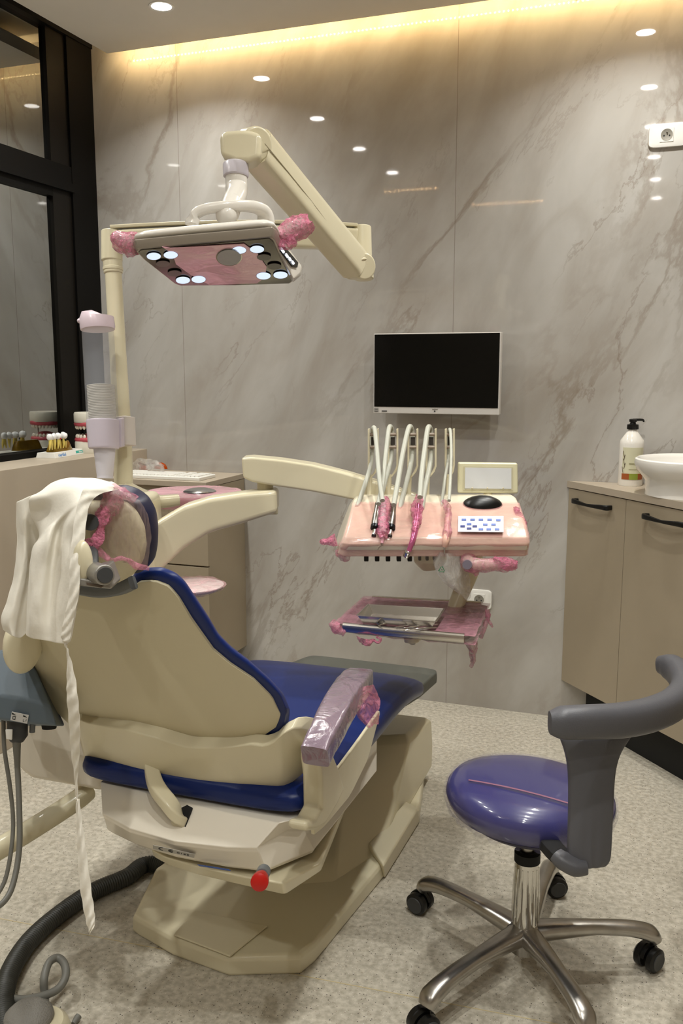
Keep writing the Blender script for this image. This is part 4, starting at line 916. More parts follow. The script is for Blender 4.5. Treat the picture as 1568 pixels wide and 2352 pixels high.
# handles in pink film
h1 = obj('lamp_handle', tube([LP(318, 565, -.02), D(290, 557, 1.70), D(270, 545, 1.72)], [.017, .015, .013], 14, 3), lampw, t)
obj('handle_film', crumple(tube([D(312, 562, 1.68), D(295, 560, 1.70), D(280, 556, 1.71), D(268, 545, 1.72), D(262, 540, 1.72)], [.020, .022, .020, .014, .006], 18, 6), .005, 60, 2), film_crump, h1)
h2 = obj('lamp_handle', tube([D(635, 548, 1.70), D(665, 535, 1.70), D(700, 514, 1.70)], [.017, .018, .016], 14, 3), lampw, t)
obj('handle_film', crumple(tube([D(640, 552, 1.69), D(655, 540, 1.69), D(675, 528, 1.69), D(698, 516, 1.69), D(712, 508, 1.69)], [.012, .022, .023, .020, .012], 18, 6), .007, 55, 5), film_crump, h2)
obj('handle_film', crumple(tube([D(637, 556, 1.68), D(655, 562, 1.68), D(676, 552, 1.68)], [.007, .010, .012], 12, 5), .005, 70, 9), film_crump, h2)
# soft light of the lamp LEDs is given by the emitting lenses themselves

# ---- cup dispenser clamped to the pole
cdp = 2.44
t = thing('cup_dispenser', D(235, 1000, cdp), 'clear tube cup dispenser with pale lilac lid and holder clamped to the cream pole', 'cup dispenser')
pxm = FPX/cdp
def V_(px, py, d=cdp): return D(px, py, d)
ax0, ax1 = V_(236, 968), V_(224, 748)
obj('tube', tube([V_(236, 968), V_(224, 746)], [36/pxm, 36/pxm], 40, 1), acrylic, t)
obj('lid', tube([V_(224.5, 757), V_(224, 750), V_(222, 730), V_(222, 724), V_(224, 719)], [38.5/pxm, 39.5/pxm, 38.5/pxm, 34/pxm, 16/pxm], 40, 1), mat('lilac_lid', 'D9C7D0', .25), t)
obj('lid_tab', blob(V_(186, 737), .010, .012, .008, amp=0), mat('lilac_lid', '', .25), t)
obj('holder', tube([V_(239, 1031), V_(239, 1026), V_(236, 968), V_(236, 964)], [33/pxm, 35.5/pxm, 37.5/pxm, 36/pxm], 44, 1), lilac, t, bevel=.001)
obj('clamp', tube([D(287, 1024, 2.50), D(284, 958, 2.50)], [.030, .030], 32, 1, None, circ(28, .9, .8, 5)), mat('cream_clamp', 'D5CDC6', .35), t, bevel=.002)
obj('clamp_bridge', prism([D(x, y, 2.44) for x, y in ((255, 963), (279, 960), (280, 1028), (258, 1030))], FH*.04), lilac, t, bevel=.004)
for i in range(22):
    y = 963-i*(80/22)
    lab = 'white paper cup in the stack inside the clear dispenser tube'
    x = 236-(968-y)*.054
    c = obj('paper_cup', tube([V_(x, y+3), V_(x, y+.6), V_(x-.05, y+.2), V_(x-.1, y-1.0)], [28.5/pxm, 30/pxm, 31.5/pxm, 31.5/pxm], 32, 1), mat('cup_paper', 'E6E2DA', .5) if 1 else None)
    tag(c, lab, 'cup', 'paper cups in the dispenser')
cc = thing('hanging_paper_cup', V_(241, 1100), 'single translucent white cup hanging out below the lilac dispenser holder', 'cup')
obj('cup_wall', tube([V_(241, 1096), V_(240, 1030)], [18/pxm, 25/pxm], 36, 1), mat('cup_translucent', 'DAD6DE', .4), cc)
obj('cup_foot_rim', tube([V_(241, 1099), V_(241, 1094)], [18.6/pxm, 18.6/pxm], 36, 1), mat('cup_translucent', '', .4), cc)

# ---- spittoon unit: body left of the chair, bowl arm and pink wrapped bowl
t = thing('spittoon_unit', (-1.42, 1.9, .3), 'cream spittoon side unit beside the dental chair, half hidden behind it', 'dental unit')
bd = [(30, 1655), (60, 1600), (230, 1600), (236, 1650), (238, 1780), (232, 1816), (70, 1755), (50, 1745), (33, 1730)]
obj('body', loft([[D(x, y, 2.08) for x, y in ((28, 1600), (238, 1600), (239, 1820), (71, 1790), (47, 1771), (31, 1745))], [D(x, y, 2.08)+FH*.26 for x, y in ((28, 1600), (238, 1600), (239, 1820), (71, 1790), (47, 1771), (31, 1745))]]), creamw, t, bevel=.012, ang=15)
obj('upper_body', loft([[D(x, y, 2.3)+FH*w_ for x, y in ((190, 1160), (330, 1150), (345, 1330), (345, 1640), (100, 1640), (110, 1300))] for w_ in (0, .22)]), cream, t, bevel=.02, ang=15)
obj('bowl_arm', tube([D(286, 1128, 2.55), D(318, 1140, 2.55), D(360, 1152, 2.55), D(410, 1148, 2.57)], [.035, .030, .024, .02], 16, 5, UP, circ(18, 1.1, .8, 3)), cream, t)
bc_ = PZ(444, 1131, .972); R_ = (PZ(555, 1131, .972)-PZ(333, 1131, .972)).length/2
bw = obj('bowl', lathe([(.001, -.035), (R_*.85, -.035), (R_*.97, -.022), (R_, -.006), (R_*.985, -.001), (.001, -.001)], bc_, n=56), white, t)
obj('bowl_film', crumple(lathe([(R_*.8, -.040), (R_*.95, -.034), (R_*1.0, -.020), (R_*1.015, -.004), (R_*.99, .003), (R_*.6, .003), (R_*.3, .002), (.001, .002)], bc_, n=90), .0016, 26), pinksurf, bw)
obj('bowl_cap', lathe([(.001, .012), (.03, .0115), (.048, .006), (.052, .003), (.001, .002)], bc_+RH*.02+UP*.001, n=36), mat('cap_chrome', 'B8B8B8', .18, metal=.9), bw)
lb = D(440, 1345, 2.35)
fd = obj('lower_tray', lathe([(.001, -.012), (.070, -.010), (.083, -.002), (.084, .002), (.001, .004)], lb, n=40), mat('pale_tray', 'D3CDC8', .3), t)
obj('lower_tray_film', crumple(lathe([(.060, -.016), (.085, -.006), (.090, .002), (.085, .006), (.05, .006), (.001, .007)], lb, n=60), .003, 40), film_light, fd)
obj('lower_tray_stem', tube([D(400, 1350, 2.35), D(330, 1350, 2.4), D(300, 1300, 2.42)], .012, 10, 4), cream, t)

# ---- assistant holder: blue grey box with suction hoses
t = thing('assistant_holder', D(60, 1600, 1.75), 'blue grey suction hose holder at the left edge beside the dental chair', 'dental holder')
F0 = [(-60, 1535), (-20, 1505), (28, 1483), (75, 1500), (110, 1560), (128, 1640), (128, 1668), (90, 1668), (65, 1662), (-60, 1645)]
obj('housing', loft([[D(x, y, 1.74)-FH*.0 for x, y in ((-60, 1600), (0, 1597), (60, 1606), (118, 1622), (132, 1668), (62, 1662), (-60, 1645))],
  [D(x, y, 1.80) for x, y in ((-60, 1548), (-15, 1502), (30, 1488), (78, 1525), (135, 1668), (62, 1664), (-60, 1645))],
  [D(x, y, 1.92) for x, y in ((-60, 1535), (-15, 1498), (32, 1484), (85, 1520), (150, 1668), (70, 1668), (-60, 1650))]]), bluegrey, t, bevel=.006, ang=15)
pS = D(22, 1640, 1.738); nS = FH*-1+UP*.0
M = faceM((24, 1654), (62, 1662), (23, 1632), pS+nS*.003, nS)
obj('mount_arm', tube([D(40, 1590, 1.90), D(60, 1600, 2.05), D(110, 1620, 2.15)], .028, 16, 4), bluegrey, t)
obj('cover_neck', tube([D(56, 1490, 1.71), D(80, 1520, 1.85), D(120, 1560, 2.15)], .016, 14, 4), cream, t)
stk = obj('symbol_sticker', xf(box(0, .033, 0, .018, 0, .0006), M), dirtywhite, t, smooth=False)
def tri(a, b, c): return prism([(a[0], a[1], .0007), (b[0], b[1], .0007), (c[0], c[1], .0007)], (0, 0, .0004))
obj('symbol', xf(join(tri((.001, .0165), (.001, .0125), (.009, .0125)), tri((.023, .0165), (.023, .0125), (.031, .0125)), box(.003, .0095, .0088, .0098, .0007, .0011), box(.0035, .009, .003, .004, .0007, .0011), box(.0035, .0044, .003, .009, .0007, .0011), box(.0081, .009, .003, .009, .0007, .0011), box(.0058, .0066, .009, .011, .0007, .0011), box(.024, .0248, .003, .0075, .0007, .0011), box(.024, .027, .003, .0038, .0007, .0011), box(.0295, .0303, .004, .0085, .0007, .0011)), M), ink, stk, smooth=False)
obj('nozzle_socket', tube([D(40, 1640, 1.78), D(40, 1690, 1.78), D(39, 1704, 1.78)], [.020, .020, .012], 20, 1), darkgrey, t, bevel=.002)
obj('side_port', tube([D(75, 1655, 1.78), D(74, 1682, 1.78)], [.0055, .0055], 14, 1), greyplas, t)
obj('lower_black_cap', tube([D(113, 1660, 1.80), D(113, 1673, 1.80)], [.016, .014], 20, 1), matblack, t)  # black cap at the underside of the holder
obj('level_clip', prism([D(x, y, 1.745) for x, y in ((12, 1676), (28, 1676), (27, 1700), (14, 1698))], FH*.004), white, t, bevel=.001)
ho = obj('rounded_cover', blob(D(53, 1480, 1.70), .023, .05, .056, amp=0, n=32, k=20), cream, t)
tag(obj('suction_hose', tube([D(38, 1700, 1.775), D(40, 1760, 1.77), D(44, 1850, 1.75), D(44, 1950, 1.72), D(30, 2030, 1.69), D(8, 2072, 1.66), D(-30, 2095, 1.64)], [.0085]+[.0056]*6, 16, 6), hosemid), 'thicker grey suction hose hanging from the blue grey holder', 'hose')
tag(obj('suction_hose', tube([D(8, 1655, 1.80), D(10, 1720, 1.80), D(22, 1800, 1.80), D(30, 1880, 1.80), D(26, 1950, 1.78), D(12, 2020, 1.76), D(-12, 2065, 1.74)], .0042, 14, 6), hosemid), 'thinner grey suction hose left of the thicker hanging one', 'hose')
tag(obj('support_tube', tube([D(200, 1818, 2.12), D(170, 1842, 2.08), D(80, 1900, 2.0), D(-20, 1960, 1.92), D(-60, 1985, 1.88)], .0235, 24, 5), cream), 'thick cream support tube running from the spittoon unit out at the left edge', 'tube')

# ---- hoses on the floor
def corrug(P, r, pitch=.0065):
    Q = cat([Vector(p) for p in P], 40); L = [0]
    for a, b in zip(Q, Q[1:]): L.append(L[-1]+(b-a).length)
    n = int(L[-1]/pitch*4); R = []; S = []; j = 0
    for k in range(n+1):
        s = L[-1]*k/n
        while j < len(L)-2 and L[j+1] < s: j += 1
        S.append(Q[j].lerp(Q[j+1], (s-L[j])/max(1e-9, L[j+1]-L[j]))); R.append(r*(1+.045*math.cos(2*PI*s/pitch)))
    return tube(S, R, 20, 1)
fh = .024
P = [Vector((-1.02, 1.93, fh)), PZ(352, 1985, fh), PZ(290, 2015, fh), PZ(210, 2050, fh), PZ(130, 2105, fh), PZ(65, 2165, fh), PZ(22, 2235, fh), PZ(8, 2300, fh), PZ(15, 2370, fh), PZ(40, 2430, fh)]
tag(obj('corrugated_hose', corrug(P, .0215), hosedark), 'dark corrugated supply hose curving over the floor from the chair base', 'hose')
P = [PZ(104, 2345, .02), PZ(103, 2290, .03), PZ(101, 2250, .06), PZ(112, 2212, .075), PZ(132, 2200, .075), PZ(148, 2215, .07), PZ(150, 2245, .06), PZ(128, 2275, .045), PZ(80, 2292, .03), PZ(35, 2295, .02), PZ(0, 2280, .02), PZ(-30, 2255, .02)]
tag(obj('looped_cable', tube(P, .0085, 14, 8), hosemid), 'smooth grey cable in a raised loop above the foot control', 'cable')
t = thing('foot_control', PZ(85, 2352, 0), 'round foot control with ribbed grey pedal and cream rim at the lower left corner', 'foot control')
fc = PZ(78, 2352, .03)
obj('rim', lathe([(.001, 0), (.062, 0), (.066, .008), (.060, .028), (.05, .038), (.001, .04)], (fc.x+.01, fc.y, 0), n=40), cream, t)
obj('pedal', lathe([(.045, .03), (.050, .04), (.048, .05), (.036, .062), (.018, .067), (.001, .068)], (fc.x-.012, fc.y, 0), n=40), mat('ribbed_grey_pedal', '85827C', .55, bump=.9, bscale=260, bdist=.003), t)
tag(obj('cable_stub', tube([PZ(168, 2352, .008), PZ(176, 2340, .01), PZ(181, 2333, .012)], [.005, .007, .007], 10, 3), hosemid), 'short grey cable end lying on the floor right of the foot control', 'cable')

# ================================================================== DELIVERY UNIT
DO = D(975, 1210, 2.30)
t = thing('delivery_unit', DO, 'cream delivery unit in pink film with key pad and five tall instrument holders', 'dental unit')
# lower arm, joint, upper arm
la = strip([(340, 1212), (365, 1195), (420, 1163), (480, 1145), (560, 1133), (636, 1126)], [(345, 1330), (360, 1318), (420, 1262), (480, 1225), (560, 1202), (636, 1178)], 16, 5, lambda x, y, s, tt: D(x, y, 2.36+.10*s))
obj('lower_arm', thick(la, FH*.085), cream, t, bevel=.012, ang=50, seg=4)
obj('arm_joint', tube([D(610, 1182, 2.51), D(610, 1128, 2.51)], [.034, .035], 32, 1), cream, t, bevel=.004)
obj('joint_post', tube([D(609, 1132, 2.51), D(609, 1104, 2.51)], [.0225, .0225], 28, 1), cream, t)
ua = strip([(554, 1052), (575, 1050), (640, 1056), (720, 1068), (800, 1088), (880, 1112), (965, 1143)], [(558, 1098), (580, 1108), (640, 1118), (720, 1130), (800, 1146), (880, 1160), (965, 1172)], 18, 5, lambda x, y, s, tt: D(x, y, 2.47-.06*s))
obj('upper_arm', thick(ua, FH*.085), cream, t, bevel=.010, ang=50, seg=4)
obj('arm_lip', tube([D(x, y, d) for x, y, d in ((557, 1056, 2.49), (600, 1056, 2.49), (680, 1066, 2.475), (780, 1085, 2.46), (870, 1112, 2.44), (958, 1142, 2.43))], [.006]*6, 10, 4), cream, t)
prof = [(-.085, -.060), (-.110, -.054), (-.113, -.040), (-.120, -.036), (-.128, -.022), (-.122, -.006), (-.08, .018), (0, .052), (.06, .070), (.10, .070), (.13, .055), (.14, .02), (.13, -.045), (.06, -.060)]
MD = axes(DO, RH, FH, UP)
def sec(x, k=1.0, sh=0.0): return [MD @ Vector((x, y*k, z*k+sh)) for y, z in prof]
hw = .2145
rings = []
for x, k, taper in ((-hw-.022, .75, 1), (-hw-.016, .92, 1), (-hw, 1, 1), (-hw*.6, 1, 0), (0, 1, 0), (hw*.6, 1, 0), (hw+.018, 1, 1), (hw+.026, .94, 1)):
    s = [MD @ Vector((x+(.055*max(0, min(1, (.07+z*k)/.14)) if x < -hw*.9 else (.004 if x > hw else 0)), y*k, z*k)) for y, z in prof]
    rings.append(s)
bdy = obj('tray_body', loft(rings), mat('unit_cream', 'E0D6C0', .25, coat=.3), t, bevel=.006, ang=30)
def infl(R_, k): 
    out = []
    for r in R_:
        c = sum(r, Vector())/len(r); out.append([c+(p-c)*(1+k) for p in r])
    return out
# film over the sloping front
fr_ = []
for x, k in ((-hw-.020, .97), (-hw, 1.0), (-hw*.5, 1.0), (0, 1.0), (hw*.5, 1.0), (hw+.02, 1.0), (hw+.030, .96)):
    sec_ = [(-.08, -.063), (-.113, -.056), (-.117, -.040), (-.130, -.022), (-.124, -.005), (-.08, .020), (-.04, .037), (.02, .0595)]
    fr_.append([MD @ Vector((x+(.055*max(0, min(1, (.07+z*k)/.14)) if x < -hw*.9 else 0), y*k, z*k+.002)) for y, z in sec_])
Gf = []
for a, b in zip(fr_, fr_[1:]):
    for q in range(5): Gf.append([p.lerp(p2, q/5) for p, p2 in zip(a, b)])
Gf.append(fr_[-1])
obj('front_film', crumple(thick(Gf, -FH*.0005+UP*.0006), .0007, 40), film('unit_pink_film', 'EBAFAA', .24, 12, .30, .08, .003, 5.0, .05), bdy)
obj('film_tail', crumple(tube([D(772, 1240, 2.22), D(752, 1244, 2.22), D(735, 1240, 2.22)], [.016, .009, .004], 12, 5), .005, 70), film_crump, bdy)
obj('film_tail', crumple(tube([D(778, 1262, 2.22), D(785, 1278, 2.22), D(796, 1280, 2.22), D(798, 1266, 2.22)], [.008, .010, .010, .006], 12, 5), .007, 60, 3), film_pink, bdy)
obj('film_tail', crumple(tube([D(1186, 1165, 2.27), D(1192, 1190, 2.26), D(1197, 1208, 2.26), D(1190, 1228, 2.26)], [.007, .011, .012, .007], 12, 5), .006, 60, 6), film_crump, bdy)
# sloped face frame
p1, p2 = MD @ Vector((0, -.08, .018)), MD @ Vector((0, .0, .052))
fy_ = (p2-p1).normalized(); fnn = RH.cross(fy_); PF = p1.lerp(p2, .5)
def FP(x, y, o=0): return PN(x, y, PF+fnn*o, fnn)
kp = obj('key_pad', prism([FP(x, y, .006) for x, y in ((1051, 1222), (1052, 1186), (1156, 1186), (1156, 1223))], fnn*.0012), mat('pad_white', 'D9D4DE', .35), t, smooth=False)
keys = [(1065, 1194, 0), (1085, 1194, 0), (1104, 1194, 0), (1124, 1194, 0), (1144, 1195, 2), (1077, 1204, 0), (1062, 1209, 1), (1090, 1209, 1), (1077, 1214, 1), (1114, 1205, 0), (1133, 1205, 0), (1104, 1216, 0), (1122, 1216, 0), (1141, 1216, 0)]
for x, y, k in keys:
    w_, h_ = (5.2, 2.1)
    obj('key', prism([FP(x+a*w_, y+b*h_, .0077) for a, b in ((-1, 1), (-1, -1), (1, -1), (1, 1))], fnn*.0007), (btnblue, btnnavy, btnblue)[k], kp, smooth=False)
# dark rest with black silicone mat at the right of the crest
obj('black_holder', crumple(xf(hemi((0, 0, 0), .053, .034, .030), Matrix.Translation(D(1107, 1164, 2.31)) @ Matrix.Rotation(YAW, 4, 'Z')), .0008, 60), black, t)
obj('holder_well', prism([D(1058, 1167, 2.30), D(1062, 1150, 2.38), D(1154, 1150, 2.38), D(1156, 1167, 2.30)], UP*.004), matblack, t, bevel=.001)
# film viewer panel
vp = strip([(1054, 1066), (1186, 1067)], [(1051, 1131), (1188, 1132)], 1, 1, lambda x, y, s, tt: D(x, y, 2.42))
vf = [D(x, y, 2.42) for x, y in ((1051, 1133), (1052, 1062), (1189, 1064), (1190, 1134))]
vb = obj('viewer_frame', prism(vf, FH*.018), mat('viewer_cream', 'DAD5B4', .3), t, bevel=.005, ang=30)
obj('viewer_screen', prism([D(x, y, 2.417) for x, y in ((1067, 1122), (1068, 1074), (1174, 1076), (1174, 1123))], FH*.002), em_scr, vb, smooth=False)
obj('viewer_bevel', prism([D(x, y, 2.4185) for x, y in ((1063, 1126), (1064, 1071), (1178, 1073), (1178, 1127))], FH*.002), mat('viewer_bevel', 'C9C3A6', .3), vb, smooth=False)
for x in (1084, 1119, 1155): obj('screen_clip', blob(D(x, 1121, 2.415), .002, .002, .0025, amp=0, n=10, k=6), cream, vb)
obj('viewer_stem', tube([D(1120, 1130, 2.44), D(1120, 1158, 2.42)], .012, 12, 1), cream, t)
# underside
for x in (841, 866, 891, 916, 941):
    obj('tip_socket', prism([D(x-5.2, 1290, 2.22), D(x-5.2, 1265, 2.22), D(x+5.2, 1265, 2.22), D(x+5.2, 1290, 2.22)], FH*.02), black, t, bevel=.002)
for x in (964, 981, 998):
    obj('tip_socket', prism([D(x-3.2, 1288, 2.24), D(x-3.2, 1265, 2.24), D(x+3.2, 1265, 2.24), D(x+3.2, 1288, 2.24)], FH*.02), mat('socket_grey', '5E5A52', .4), t, bevel=.0015)
obj('round_button', tube([D(817, 1262, 2.22), D(817, 1274, 2.22)], [.011, .010], 20, 1), mat('lilac_grey', 'A9A4B0', .4), t)
obj('under_hub', tube([D(988, 1262, 2.36), D(988, 1290, 2.36), D(990, 1310, 2.36)], [.045, .043, .022], 28, 1), cream, t, bevel=.006)
obj('column', tube([D(1085, 1262, 2.40), D(1078, 1310, 2.40), D(1055, 1370, 2.38), D(1035, 1420, 2.36)], [.030, .026, .022, .020], 20, 5), cream, t)
hh = obj('unit_handle', tube([D(1078, 1264, 2.24), D(1076, 1292, 2.20), D(1100, 1296, 2.19), D(1140, 1297, 2.19), D(1182, 1297, 2.19)], [.018, .018, .0155, .014, .011], 18, 5), mat('unit_cream', '', .25), t)
obj('handle_film', crumple(tube([D(1078, 1270, 2.235), D(1075, 1292, 2.195), D(1098, 1298, 2.185), D(1135, 1297, 2.185), D(1160, 1296, 2.185), D(1187, 1297, 2.185)], [.020, .0215, .018, .017, .019, .012], 18, 5), .0035, 50), film_pink, hh)
obj('handle_film', crumple(tube([D(1135, 1283, 2.18), D(1152, 1292, 2.175), D(1168, 1298, 2.175), D(1186, 1298, 2.175)], [.006, .012, .014, .010], 14, 5), .005, 70, 4), film_crump, hh)
obj('handle_film', crumple(tube([D(1075, 1300, 2.19), D(1090, 1312, 2.19), D(1096, 1322, 2.19)], [.013, .009, .003], 12, 5), .004, 70, 7), film_pink, hh)
obj('handle_knob', tube([D(1073, 1297, 2.17), D(1073, 1297, 2.14)], [.013, .011], 20, 1), mat('smoky_knob', '77707C', .2), hh)
# tall holders
HX = [857, 902, 948, 990, 1033]
for i, x in enumerate(HX):
    bx = x-7 if i < 4 else x-3; dd = 2.42; wI = (9 if i < 4 else 8)
    for s in (-1, 1):
        a = x+s*wI*1.15
        g = strip([(a-2.2, 986), (a-2.2, 1075), (bx+s*4-2, 1095)], [(a+2.2, 984), (a+2.2, 1078), (bx+s*4+2, 1095)], 8, 1, lambda X, Y, S, T: D(X, Y, dd))
        obj('holder_fork', thick(g, FH*.012), cream, t, bevel=.001)
    obj('holder_stem', tube([D(bx, 1090, dd+.006), D(bx-3, 1150, dd)], [.0055, .0062], 12, 1), cream, t)
    rl = obj('holder_roller', tube([D(x-wI, 998, dd+.006), D(x+wI, 998, dd+.006)], .0045, 12, 1), mat('roller_taupe', '9E8F80', .4), t)
    obj('holder_roller', tube([D(x-wI, 1027, dd+.006), D(x+wI, 1027, dd+.006)], .004, 12, 1), mat('roller_taupe', '', .4), t)
    obj('holder_back', prism([D(x+a, b, dd+.010) for a, b in ((-5, 1022), (-5, 1004), (5, 1004), (5, 1022))], FH*.002), mat('holder_dark', '3B352E', .5), t, smooth=False)
# hoses and handpieces
hoses = [
 ([(820, 1165, 2.30), (836, 1118, 2.36), (850, 1072, 2.42), (854, 1025, 2.44), (855, 990, 2.44), (860, 985, 2.40), (865, 1030, 2.34), (870, 1090, 2.26), (878, 1150, 2.19)], .0062, 'scaler_handpiece', 'pink wrapped scaler handpiece with a bent thin tip, leftmost wrapped instrument', 'pinkA', (878, 1150), (874, 1240)),
 ([(868, 1190, 2.28), (878, 1130, 2.34), (896, 1062, 2.42), (899, 1020, 2.44), (899, 986, 2.44), (893, 984, 2.40), (886, 1040, 2.33), (879, 1105, 2.26), (869, 1158, 2.19)], .0062, 'handpiece_coupling', 'bare chrome handpiece coupling at the left of the pink wrapped scaler', 'metal', (868, 1158), (858, 1232)),
 ([(915, 1180, 2.28), (930, 1120, 2.34), (944, 1062, 2.42), (947, 1020, 2.44), (945, 986, 2.44), (938, 984, 2.40), (925, 1040, 2.33), (914, 1105, 2.26), (904, 1160, 2.19)], .0066, 'handpiece_coupling', 'bare chrome handpiece coupling at the right of the pink wrapped scaler', 'metal', (903, 1160), (895, 1233)),
 ([(968, 1170, 2.28), (976, 1120, 2.34), (988, 1062, 2.42), (990, 1020, 2.44), (988, 986, 2.44), (982, 985, 2.40), (974, 1040, 2.33), (968, 1090, 2.26), (964, 1142, 2.20)], .0068, 'turbine_handpiece', 'pink wrapped curved turbine handpiece with a steel head, centre of the delivery unit', 'pinkB', (962, 1142), (935, 1275)),
 ([(1012, 1180, 2.28), (1020, 1110, 2.36), (1028, 1060, 2.42), (1029, 1020, 2.44), (1030, 992, 2.43), (1034, 990, 2.40), (1036, 1040, 2.33), (1034, 1100, 2.27), (1031, 1150, 2.20)], .0042, 'air_water_syringe', 'pink wrapped straight syringe with a thin needle tip left of the key pad', 'pinkC', (1026, 1150), (1021, 1255))]
def frontd(py, off=.03):   # depth in front of the sloping face
    return 2.30-.10-off+max(0, (1240-py))/1000*.9
for hp_, r_, nm, lab, kind, a, b in hoses:
    tt = thing(nm, D(a[0], a[1], 2.2), lab, 'dental instrument')
    obj('hose', tube([D(*p) for p in hp_], r_, 12, 6), hosegrey, tt)
    fd_ = lambda x, y, o=0: D(x, y, frontd(y)-o)
    if kind == 'metal':
        x0, y0 = a; x1, y1 = b; L = lambda s: (x0+(x1-x0)*s, y0+(y1-y0)*s)
        obj('sleeve', tube([fd_(*L(-.02)), fd_(*L(.30))], [.0078, .0085], 20, 1), steelb, tt, bevel=.0005)
        obj('coupling', tube([fd_(*L(.28)), fd_(*L(.34)), fd_(*L(.62)), fd_(*L(.68))], [.0085, .0098, .0105, .009], 24, 1), steelb, tt)
        obj('lock_ring', tube([fd_(*L(.66)), fd_(*L(.76))], [.0112, .0112], 24, 1), mat('dark_ring', '24262A', .25, metal=.6), tt, bevel=.001)
        obj('spigot', tube([fd_(*L(.74)), fd_(*L(.9)), fd_(*L(.98))], [.0052, .0052, .0058], 16, 1), chrome, tt)
        obj('spigot_end', tube([fd_(*L(.97)), fd_(*L(1.0))], [.0060, .0055], 16, 1), black, tt)
    elif kind == 'pinkA':
        obj('film_sleeve', crumple(tube([fd_(x, y, o) for x, y, o in ((884, 1148, 0), (884, 1170, .002), (880, 1200, .004), (879, 1222, .004), (878, 1236, .002))], [.013, .017, .015, .016, .008], 18, 7), .0055, 75), film_crump, tt)
        obj('handle', tube([fd_(880, 1150), fd_(878, 1225)], [.008, .009], 16, 1), white, tt)
        obj('tip_holder', tube([fd_(878, 1232), fd_(877, 1248)], [.0055, .0035], 14, 1), pinksurf, tt)
        obj('metal_tip', tube([fd_(877, 1246), fd_(876, 1252), fd_(870, 1258), fd_(867, 1263)], [.0018, .0016, .0012, .0009], 10, 4), chrome, tt)
    elif kind == 'pinkB':
        obj('film_sleeve', crumple(tube([fd_(963, 1140), fd_(960, 1158, .002), fd_(956, 1170, .002), fd_(958, 1185, .002), fd_(955, 1205, .002), fd_(950, 1225, .001)], [.009, .013, .017, .012, .011, .008], 16, 6), .0045, 75, 4), film_crump, tt)
        obj('body', tube([fd_(960, 1160), fd_(956, 1200), fd_(949, 1235), fd_(940, 1262), fd_(937, 1270)], [.0085, .0085, .0072, .006, .0055], 18, 5), mat('rose_metal', 'C76A93', .2, metal=.5), tt)
        obj('head', tube([fd_(936, 1266, .006), fd_(932, 1278, -.006)], [.0078, .0078], 20, 1), chrome, tt, bevel=.002)
    else:
        obj('film_sleeve', crumple(tube([fd_(1020, 1150), fd_(1026, 1165, .002), fd_(1030, 1180, .002), fd_(1028, 1200, .002), fd_(1027, 1225, .002), fd_(1023, 1248, .002)], [.006, .010, .008, .008, .011, .007], 14, 6), .0035, 75, 8), film_pink, tt)
        obj('handle', tube([fd_(1030, 1165), fd_(1027, 1200), fd_(1024, 1240), fd_(1021, 1256)], [.0062, .0068, .0085, .0058], 16, 4), mat('salmon_plastic', 'E3B6A2', .3), tt)
        obj('needle', tube([fd_(1021, 1256), fd_(1020, 1272)], [.0026, .0018], 10, 1), chrome, tt)
# polythene bag hanging under the unit
rows = [[(1000, 1268, 2.20), (1025, 1272, 2.18), (1050, 1270, 2.20), (1066, 1272, 2.22)], [(1000, 1310, 2.20), (1028, 1312, 2.18), (1055, 1305, 2.21), (1074, 1305, 2.22)],
 [(1022, 1342, 2.20), (1042, 1345, 2.19), (1062, 1340, 2.21), (1080, 1335, 2.22)], [(1052, 1362, 2.21), (1064, 1368, 2.20), (1072, 1372, 2.21), (1080, 1368, 2.22)], [(1066, 1372, 2.21), (1071, 1376, 2.20), (1075, 1378, 2.21), (1079, 1374, 2.22)]]
Gb = cgrid([[D(*p) for p in r] for r in rows], 5)
bg = thing('polythene_bag', D(1040, 1275, 2.2), 'clear polythene bag with a green recycling mark hanging below the delivery unit', 'plastic bag')
obj('bag', crumple(thick(Gb, FH*.03), .004, 30), film_clear, bg)
RM = axes(D(1014, 1308, 2.165), RH, UP, -FH)
tr = [(0, .0095), (-.0085, -.006), (.0085, -.006)]
g = []
for i in range(3):
    p, q = Vector((*tr[i], 0)), Vector((*tr[(i+1) % 3], 0)); a_, b_ = p.lerp(q, .16), p.lerp(q, .80)
    g.append(tube([RM @ a_, RM @ b_], .0009, 6, 1)); dd_ = (q-p).normalized(); nn_ = Vector((-dd_.y, dd_.x, 0))
    g.append(prism([RM @ (b_+dd_*.002), RM @ (b_+nn_*.0022-dd_*.001), RM @ (b_-nn_*.0022-dd_*.001)], -FH*.0004))
obj('recycling_mark', join(*g), mat('green_print', '2E7A4E', .4), bg, smooth=False)
text('recycling_number', '4', .007, RM @ Matrix.Translation((0, -.001, 0)), mat('green_print', '', .4), bg)

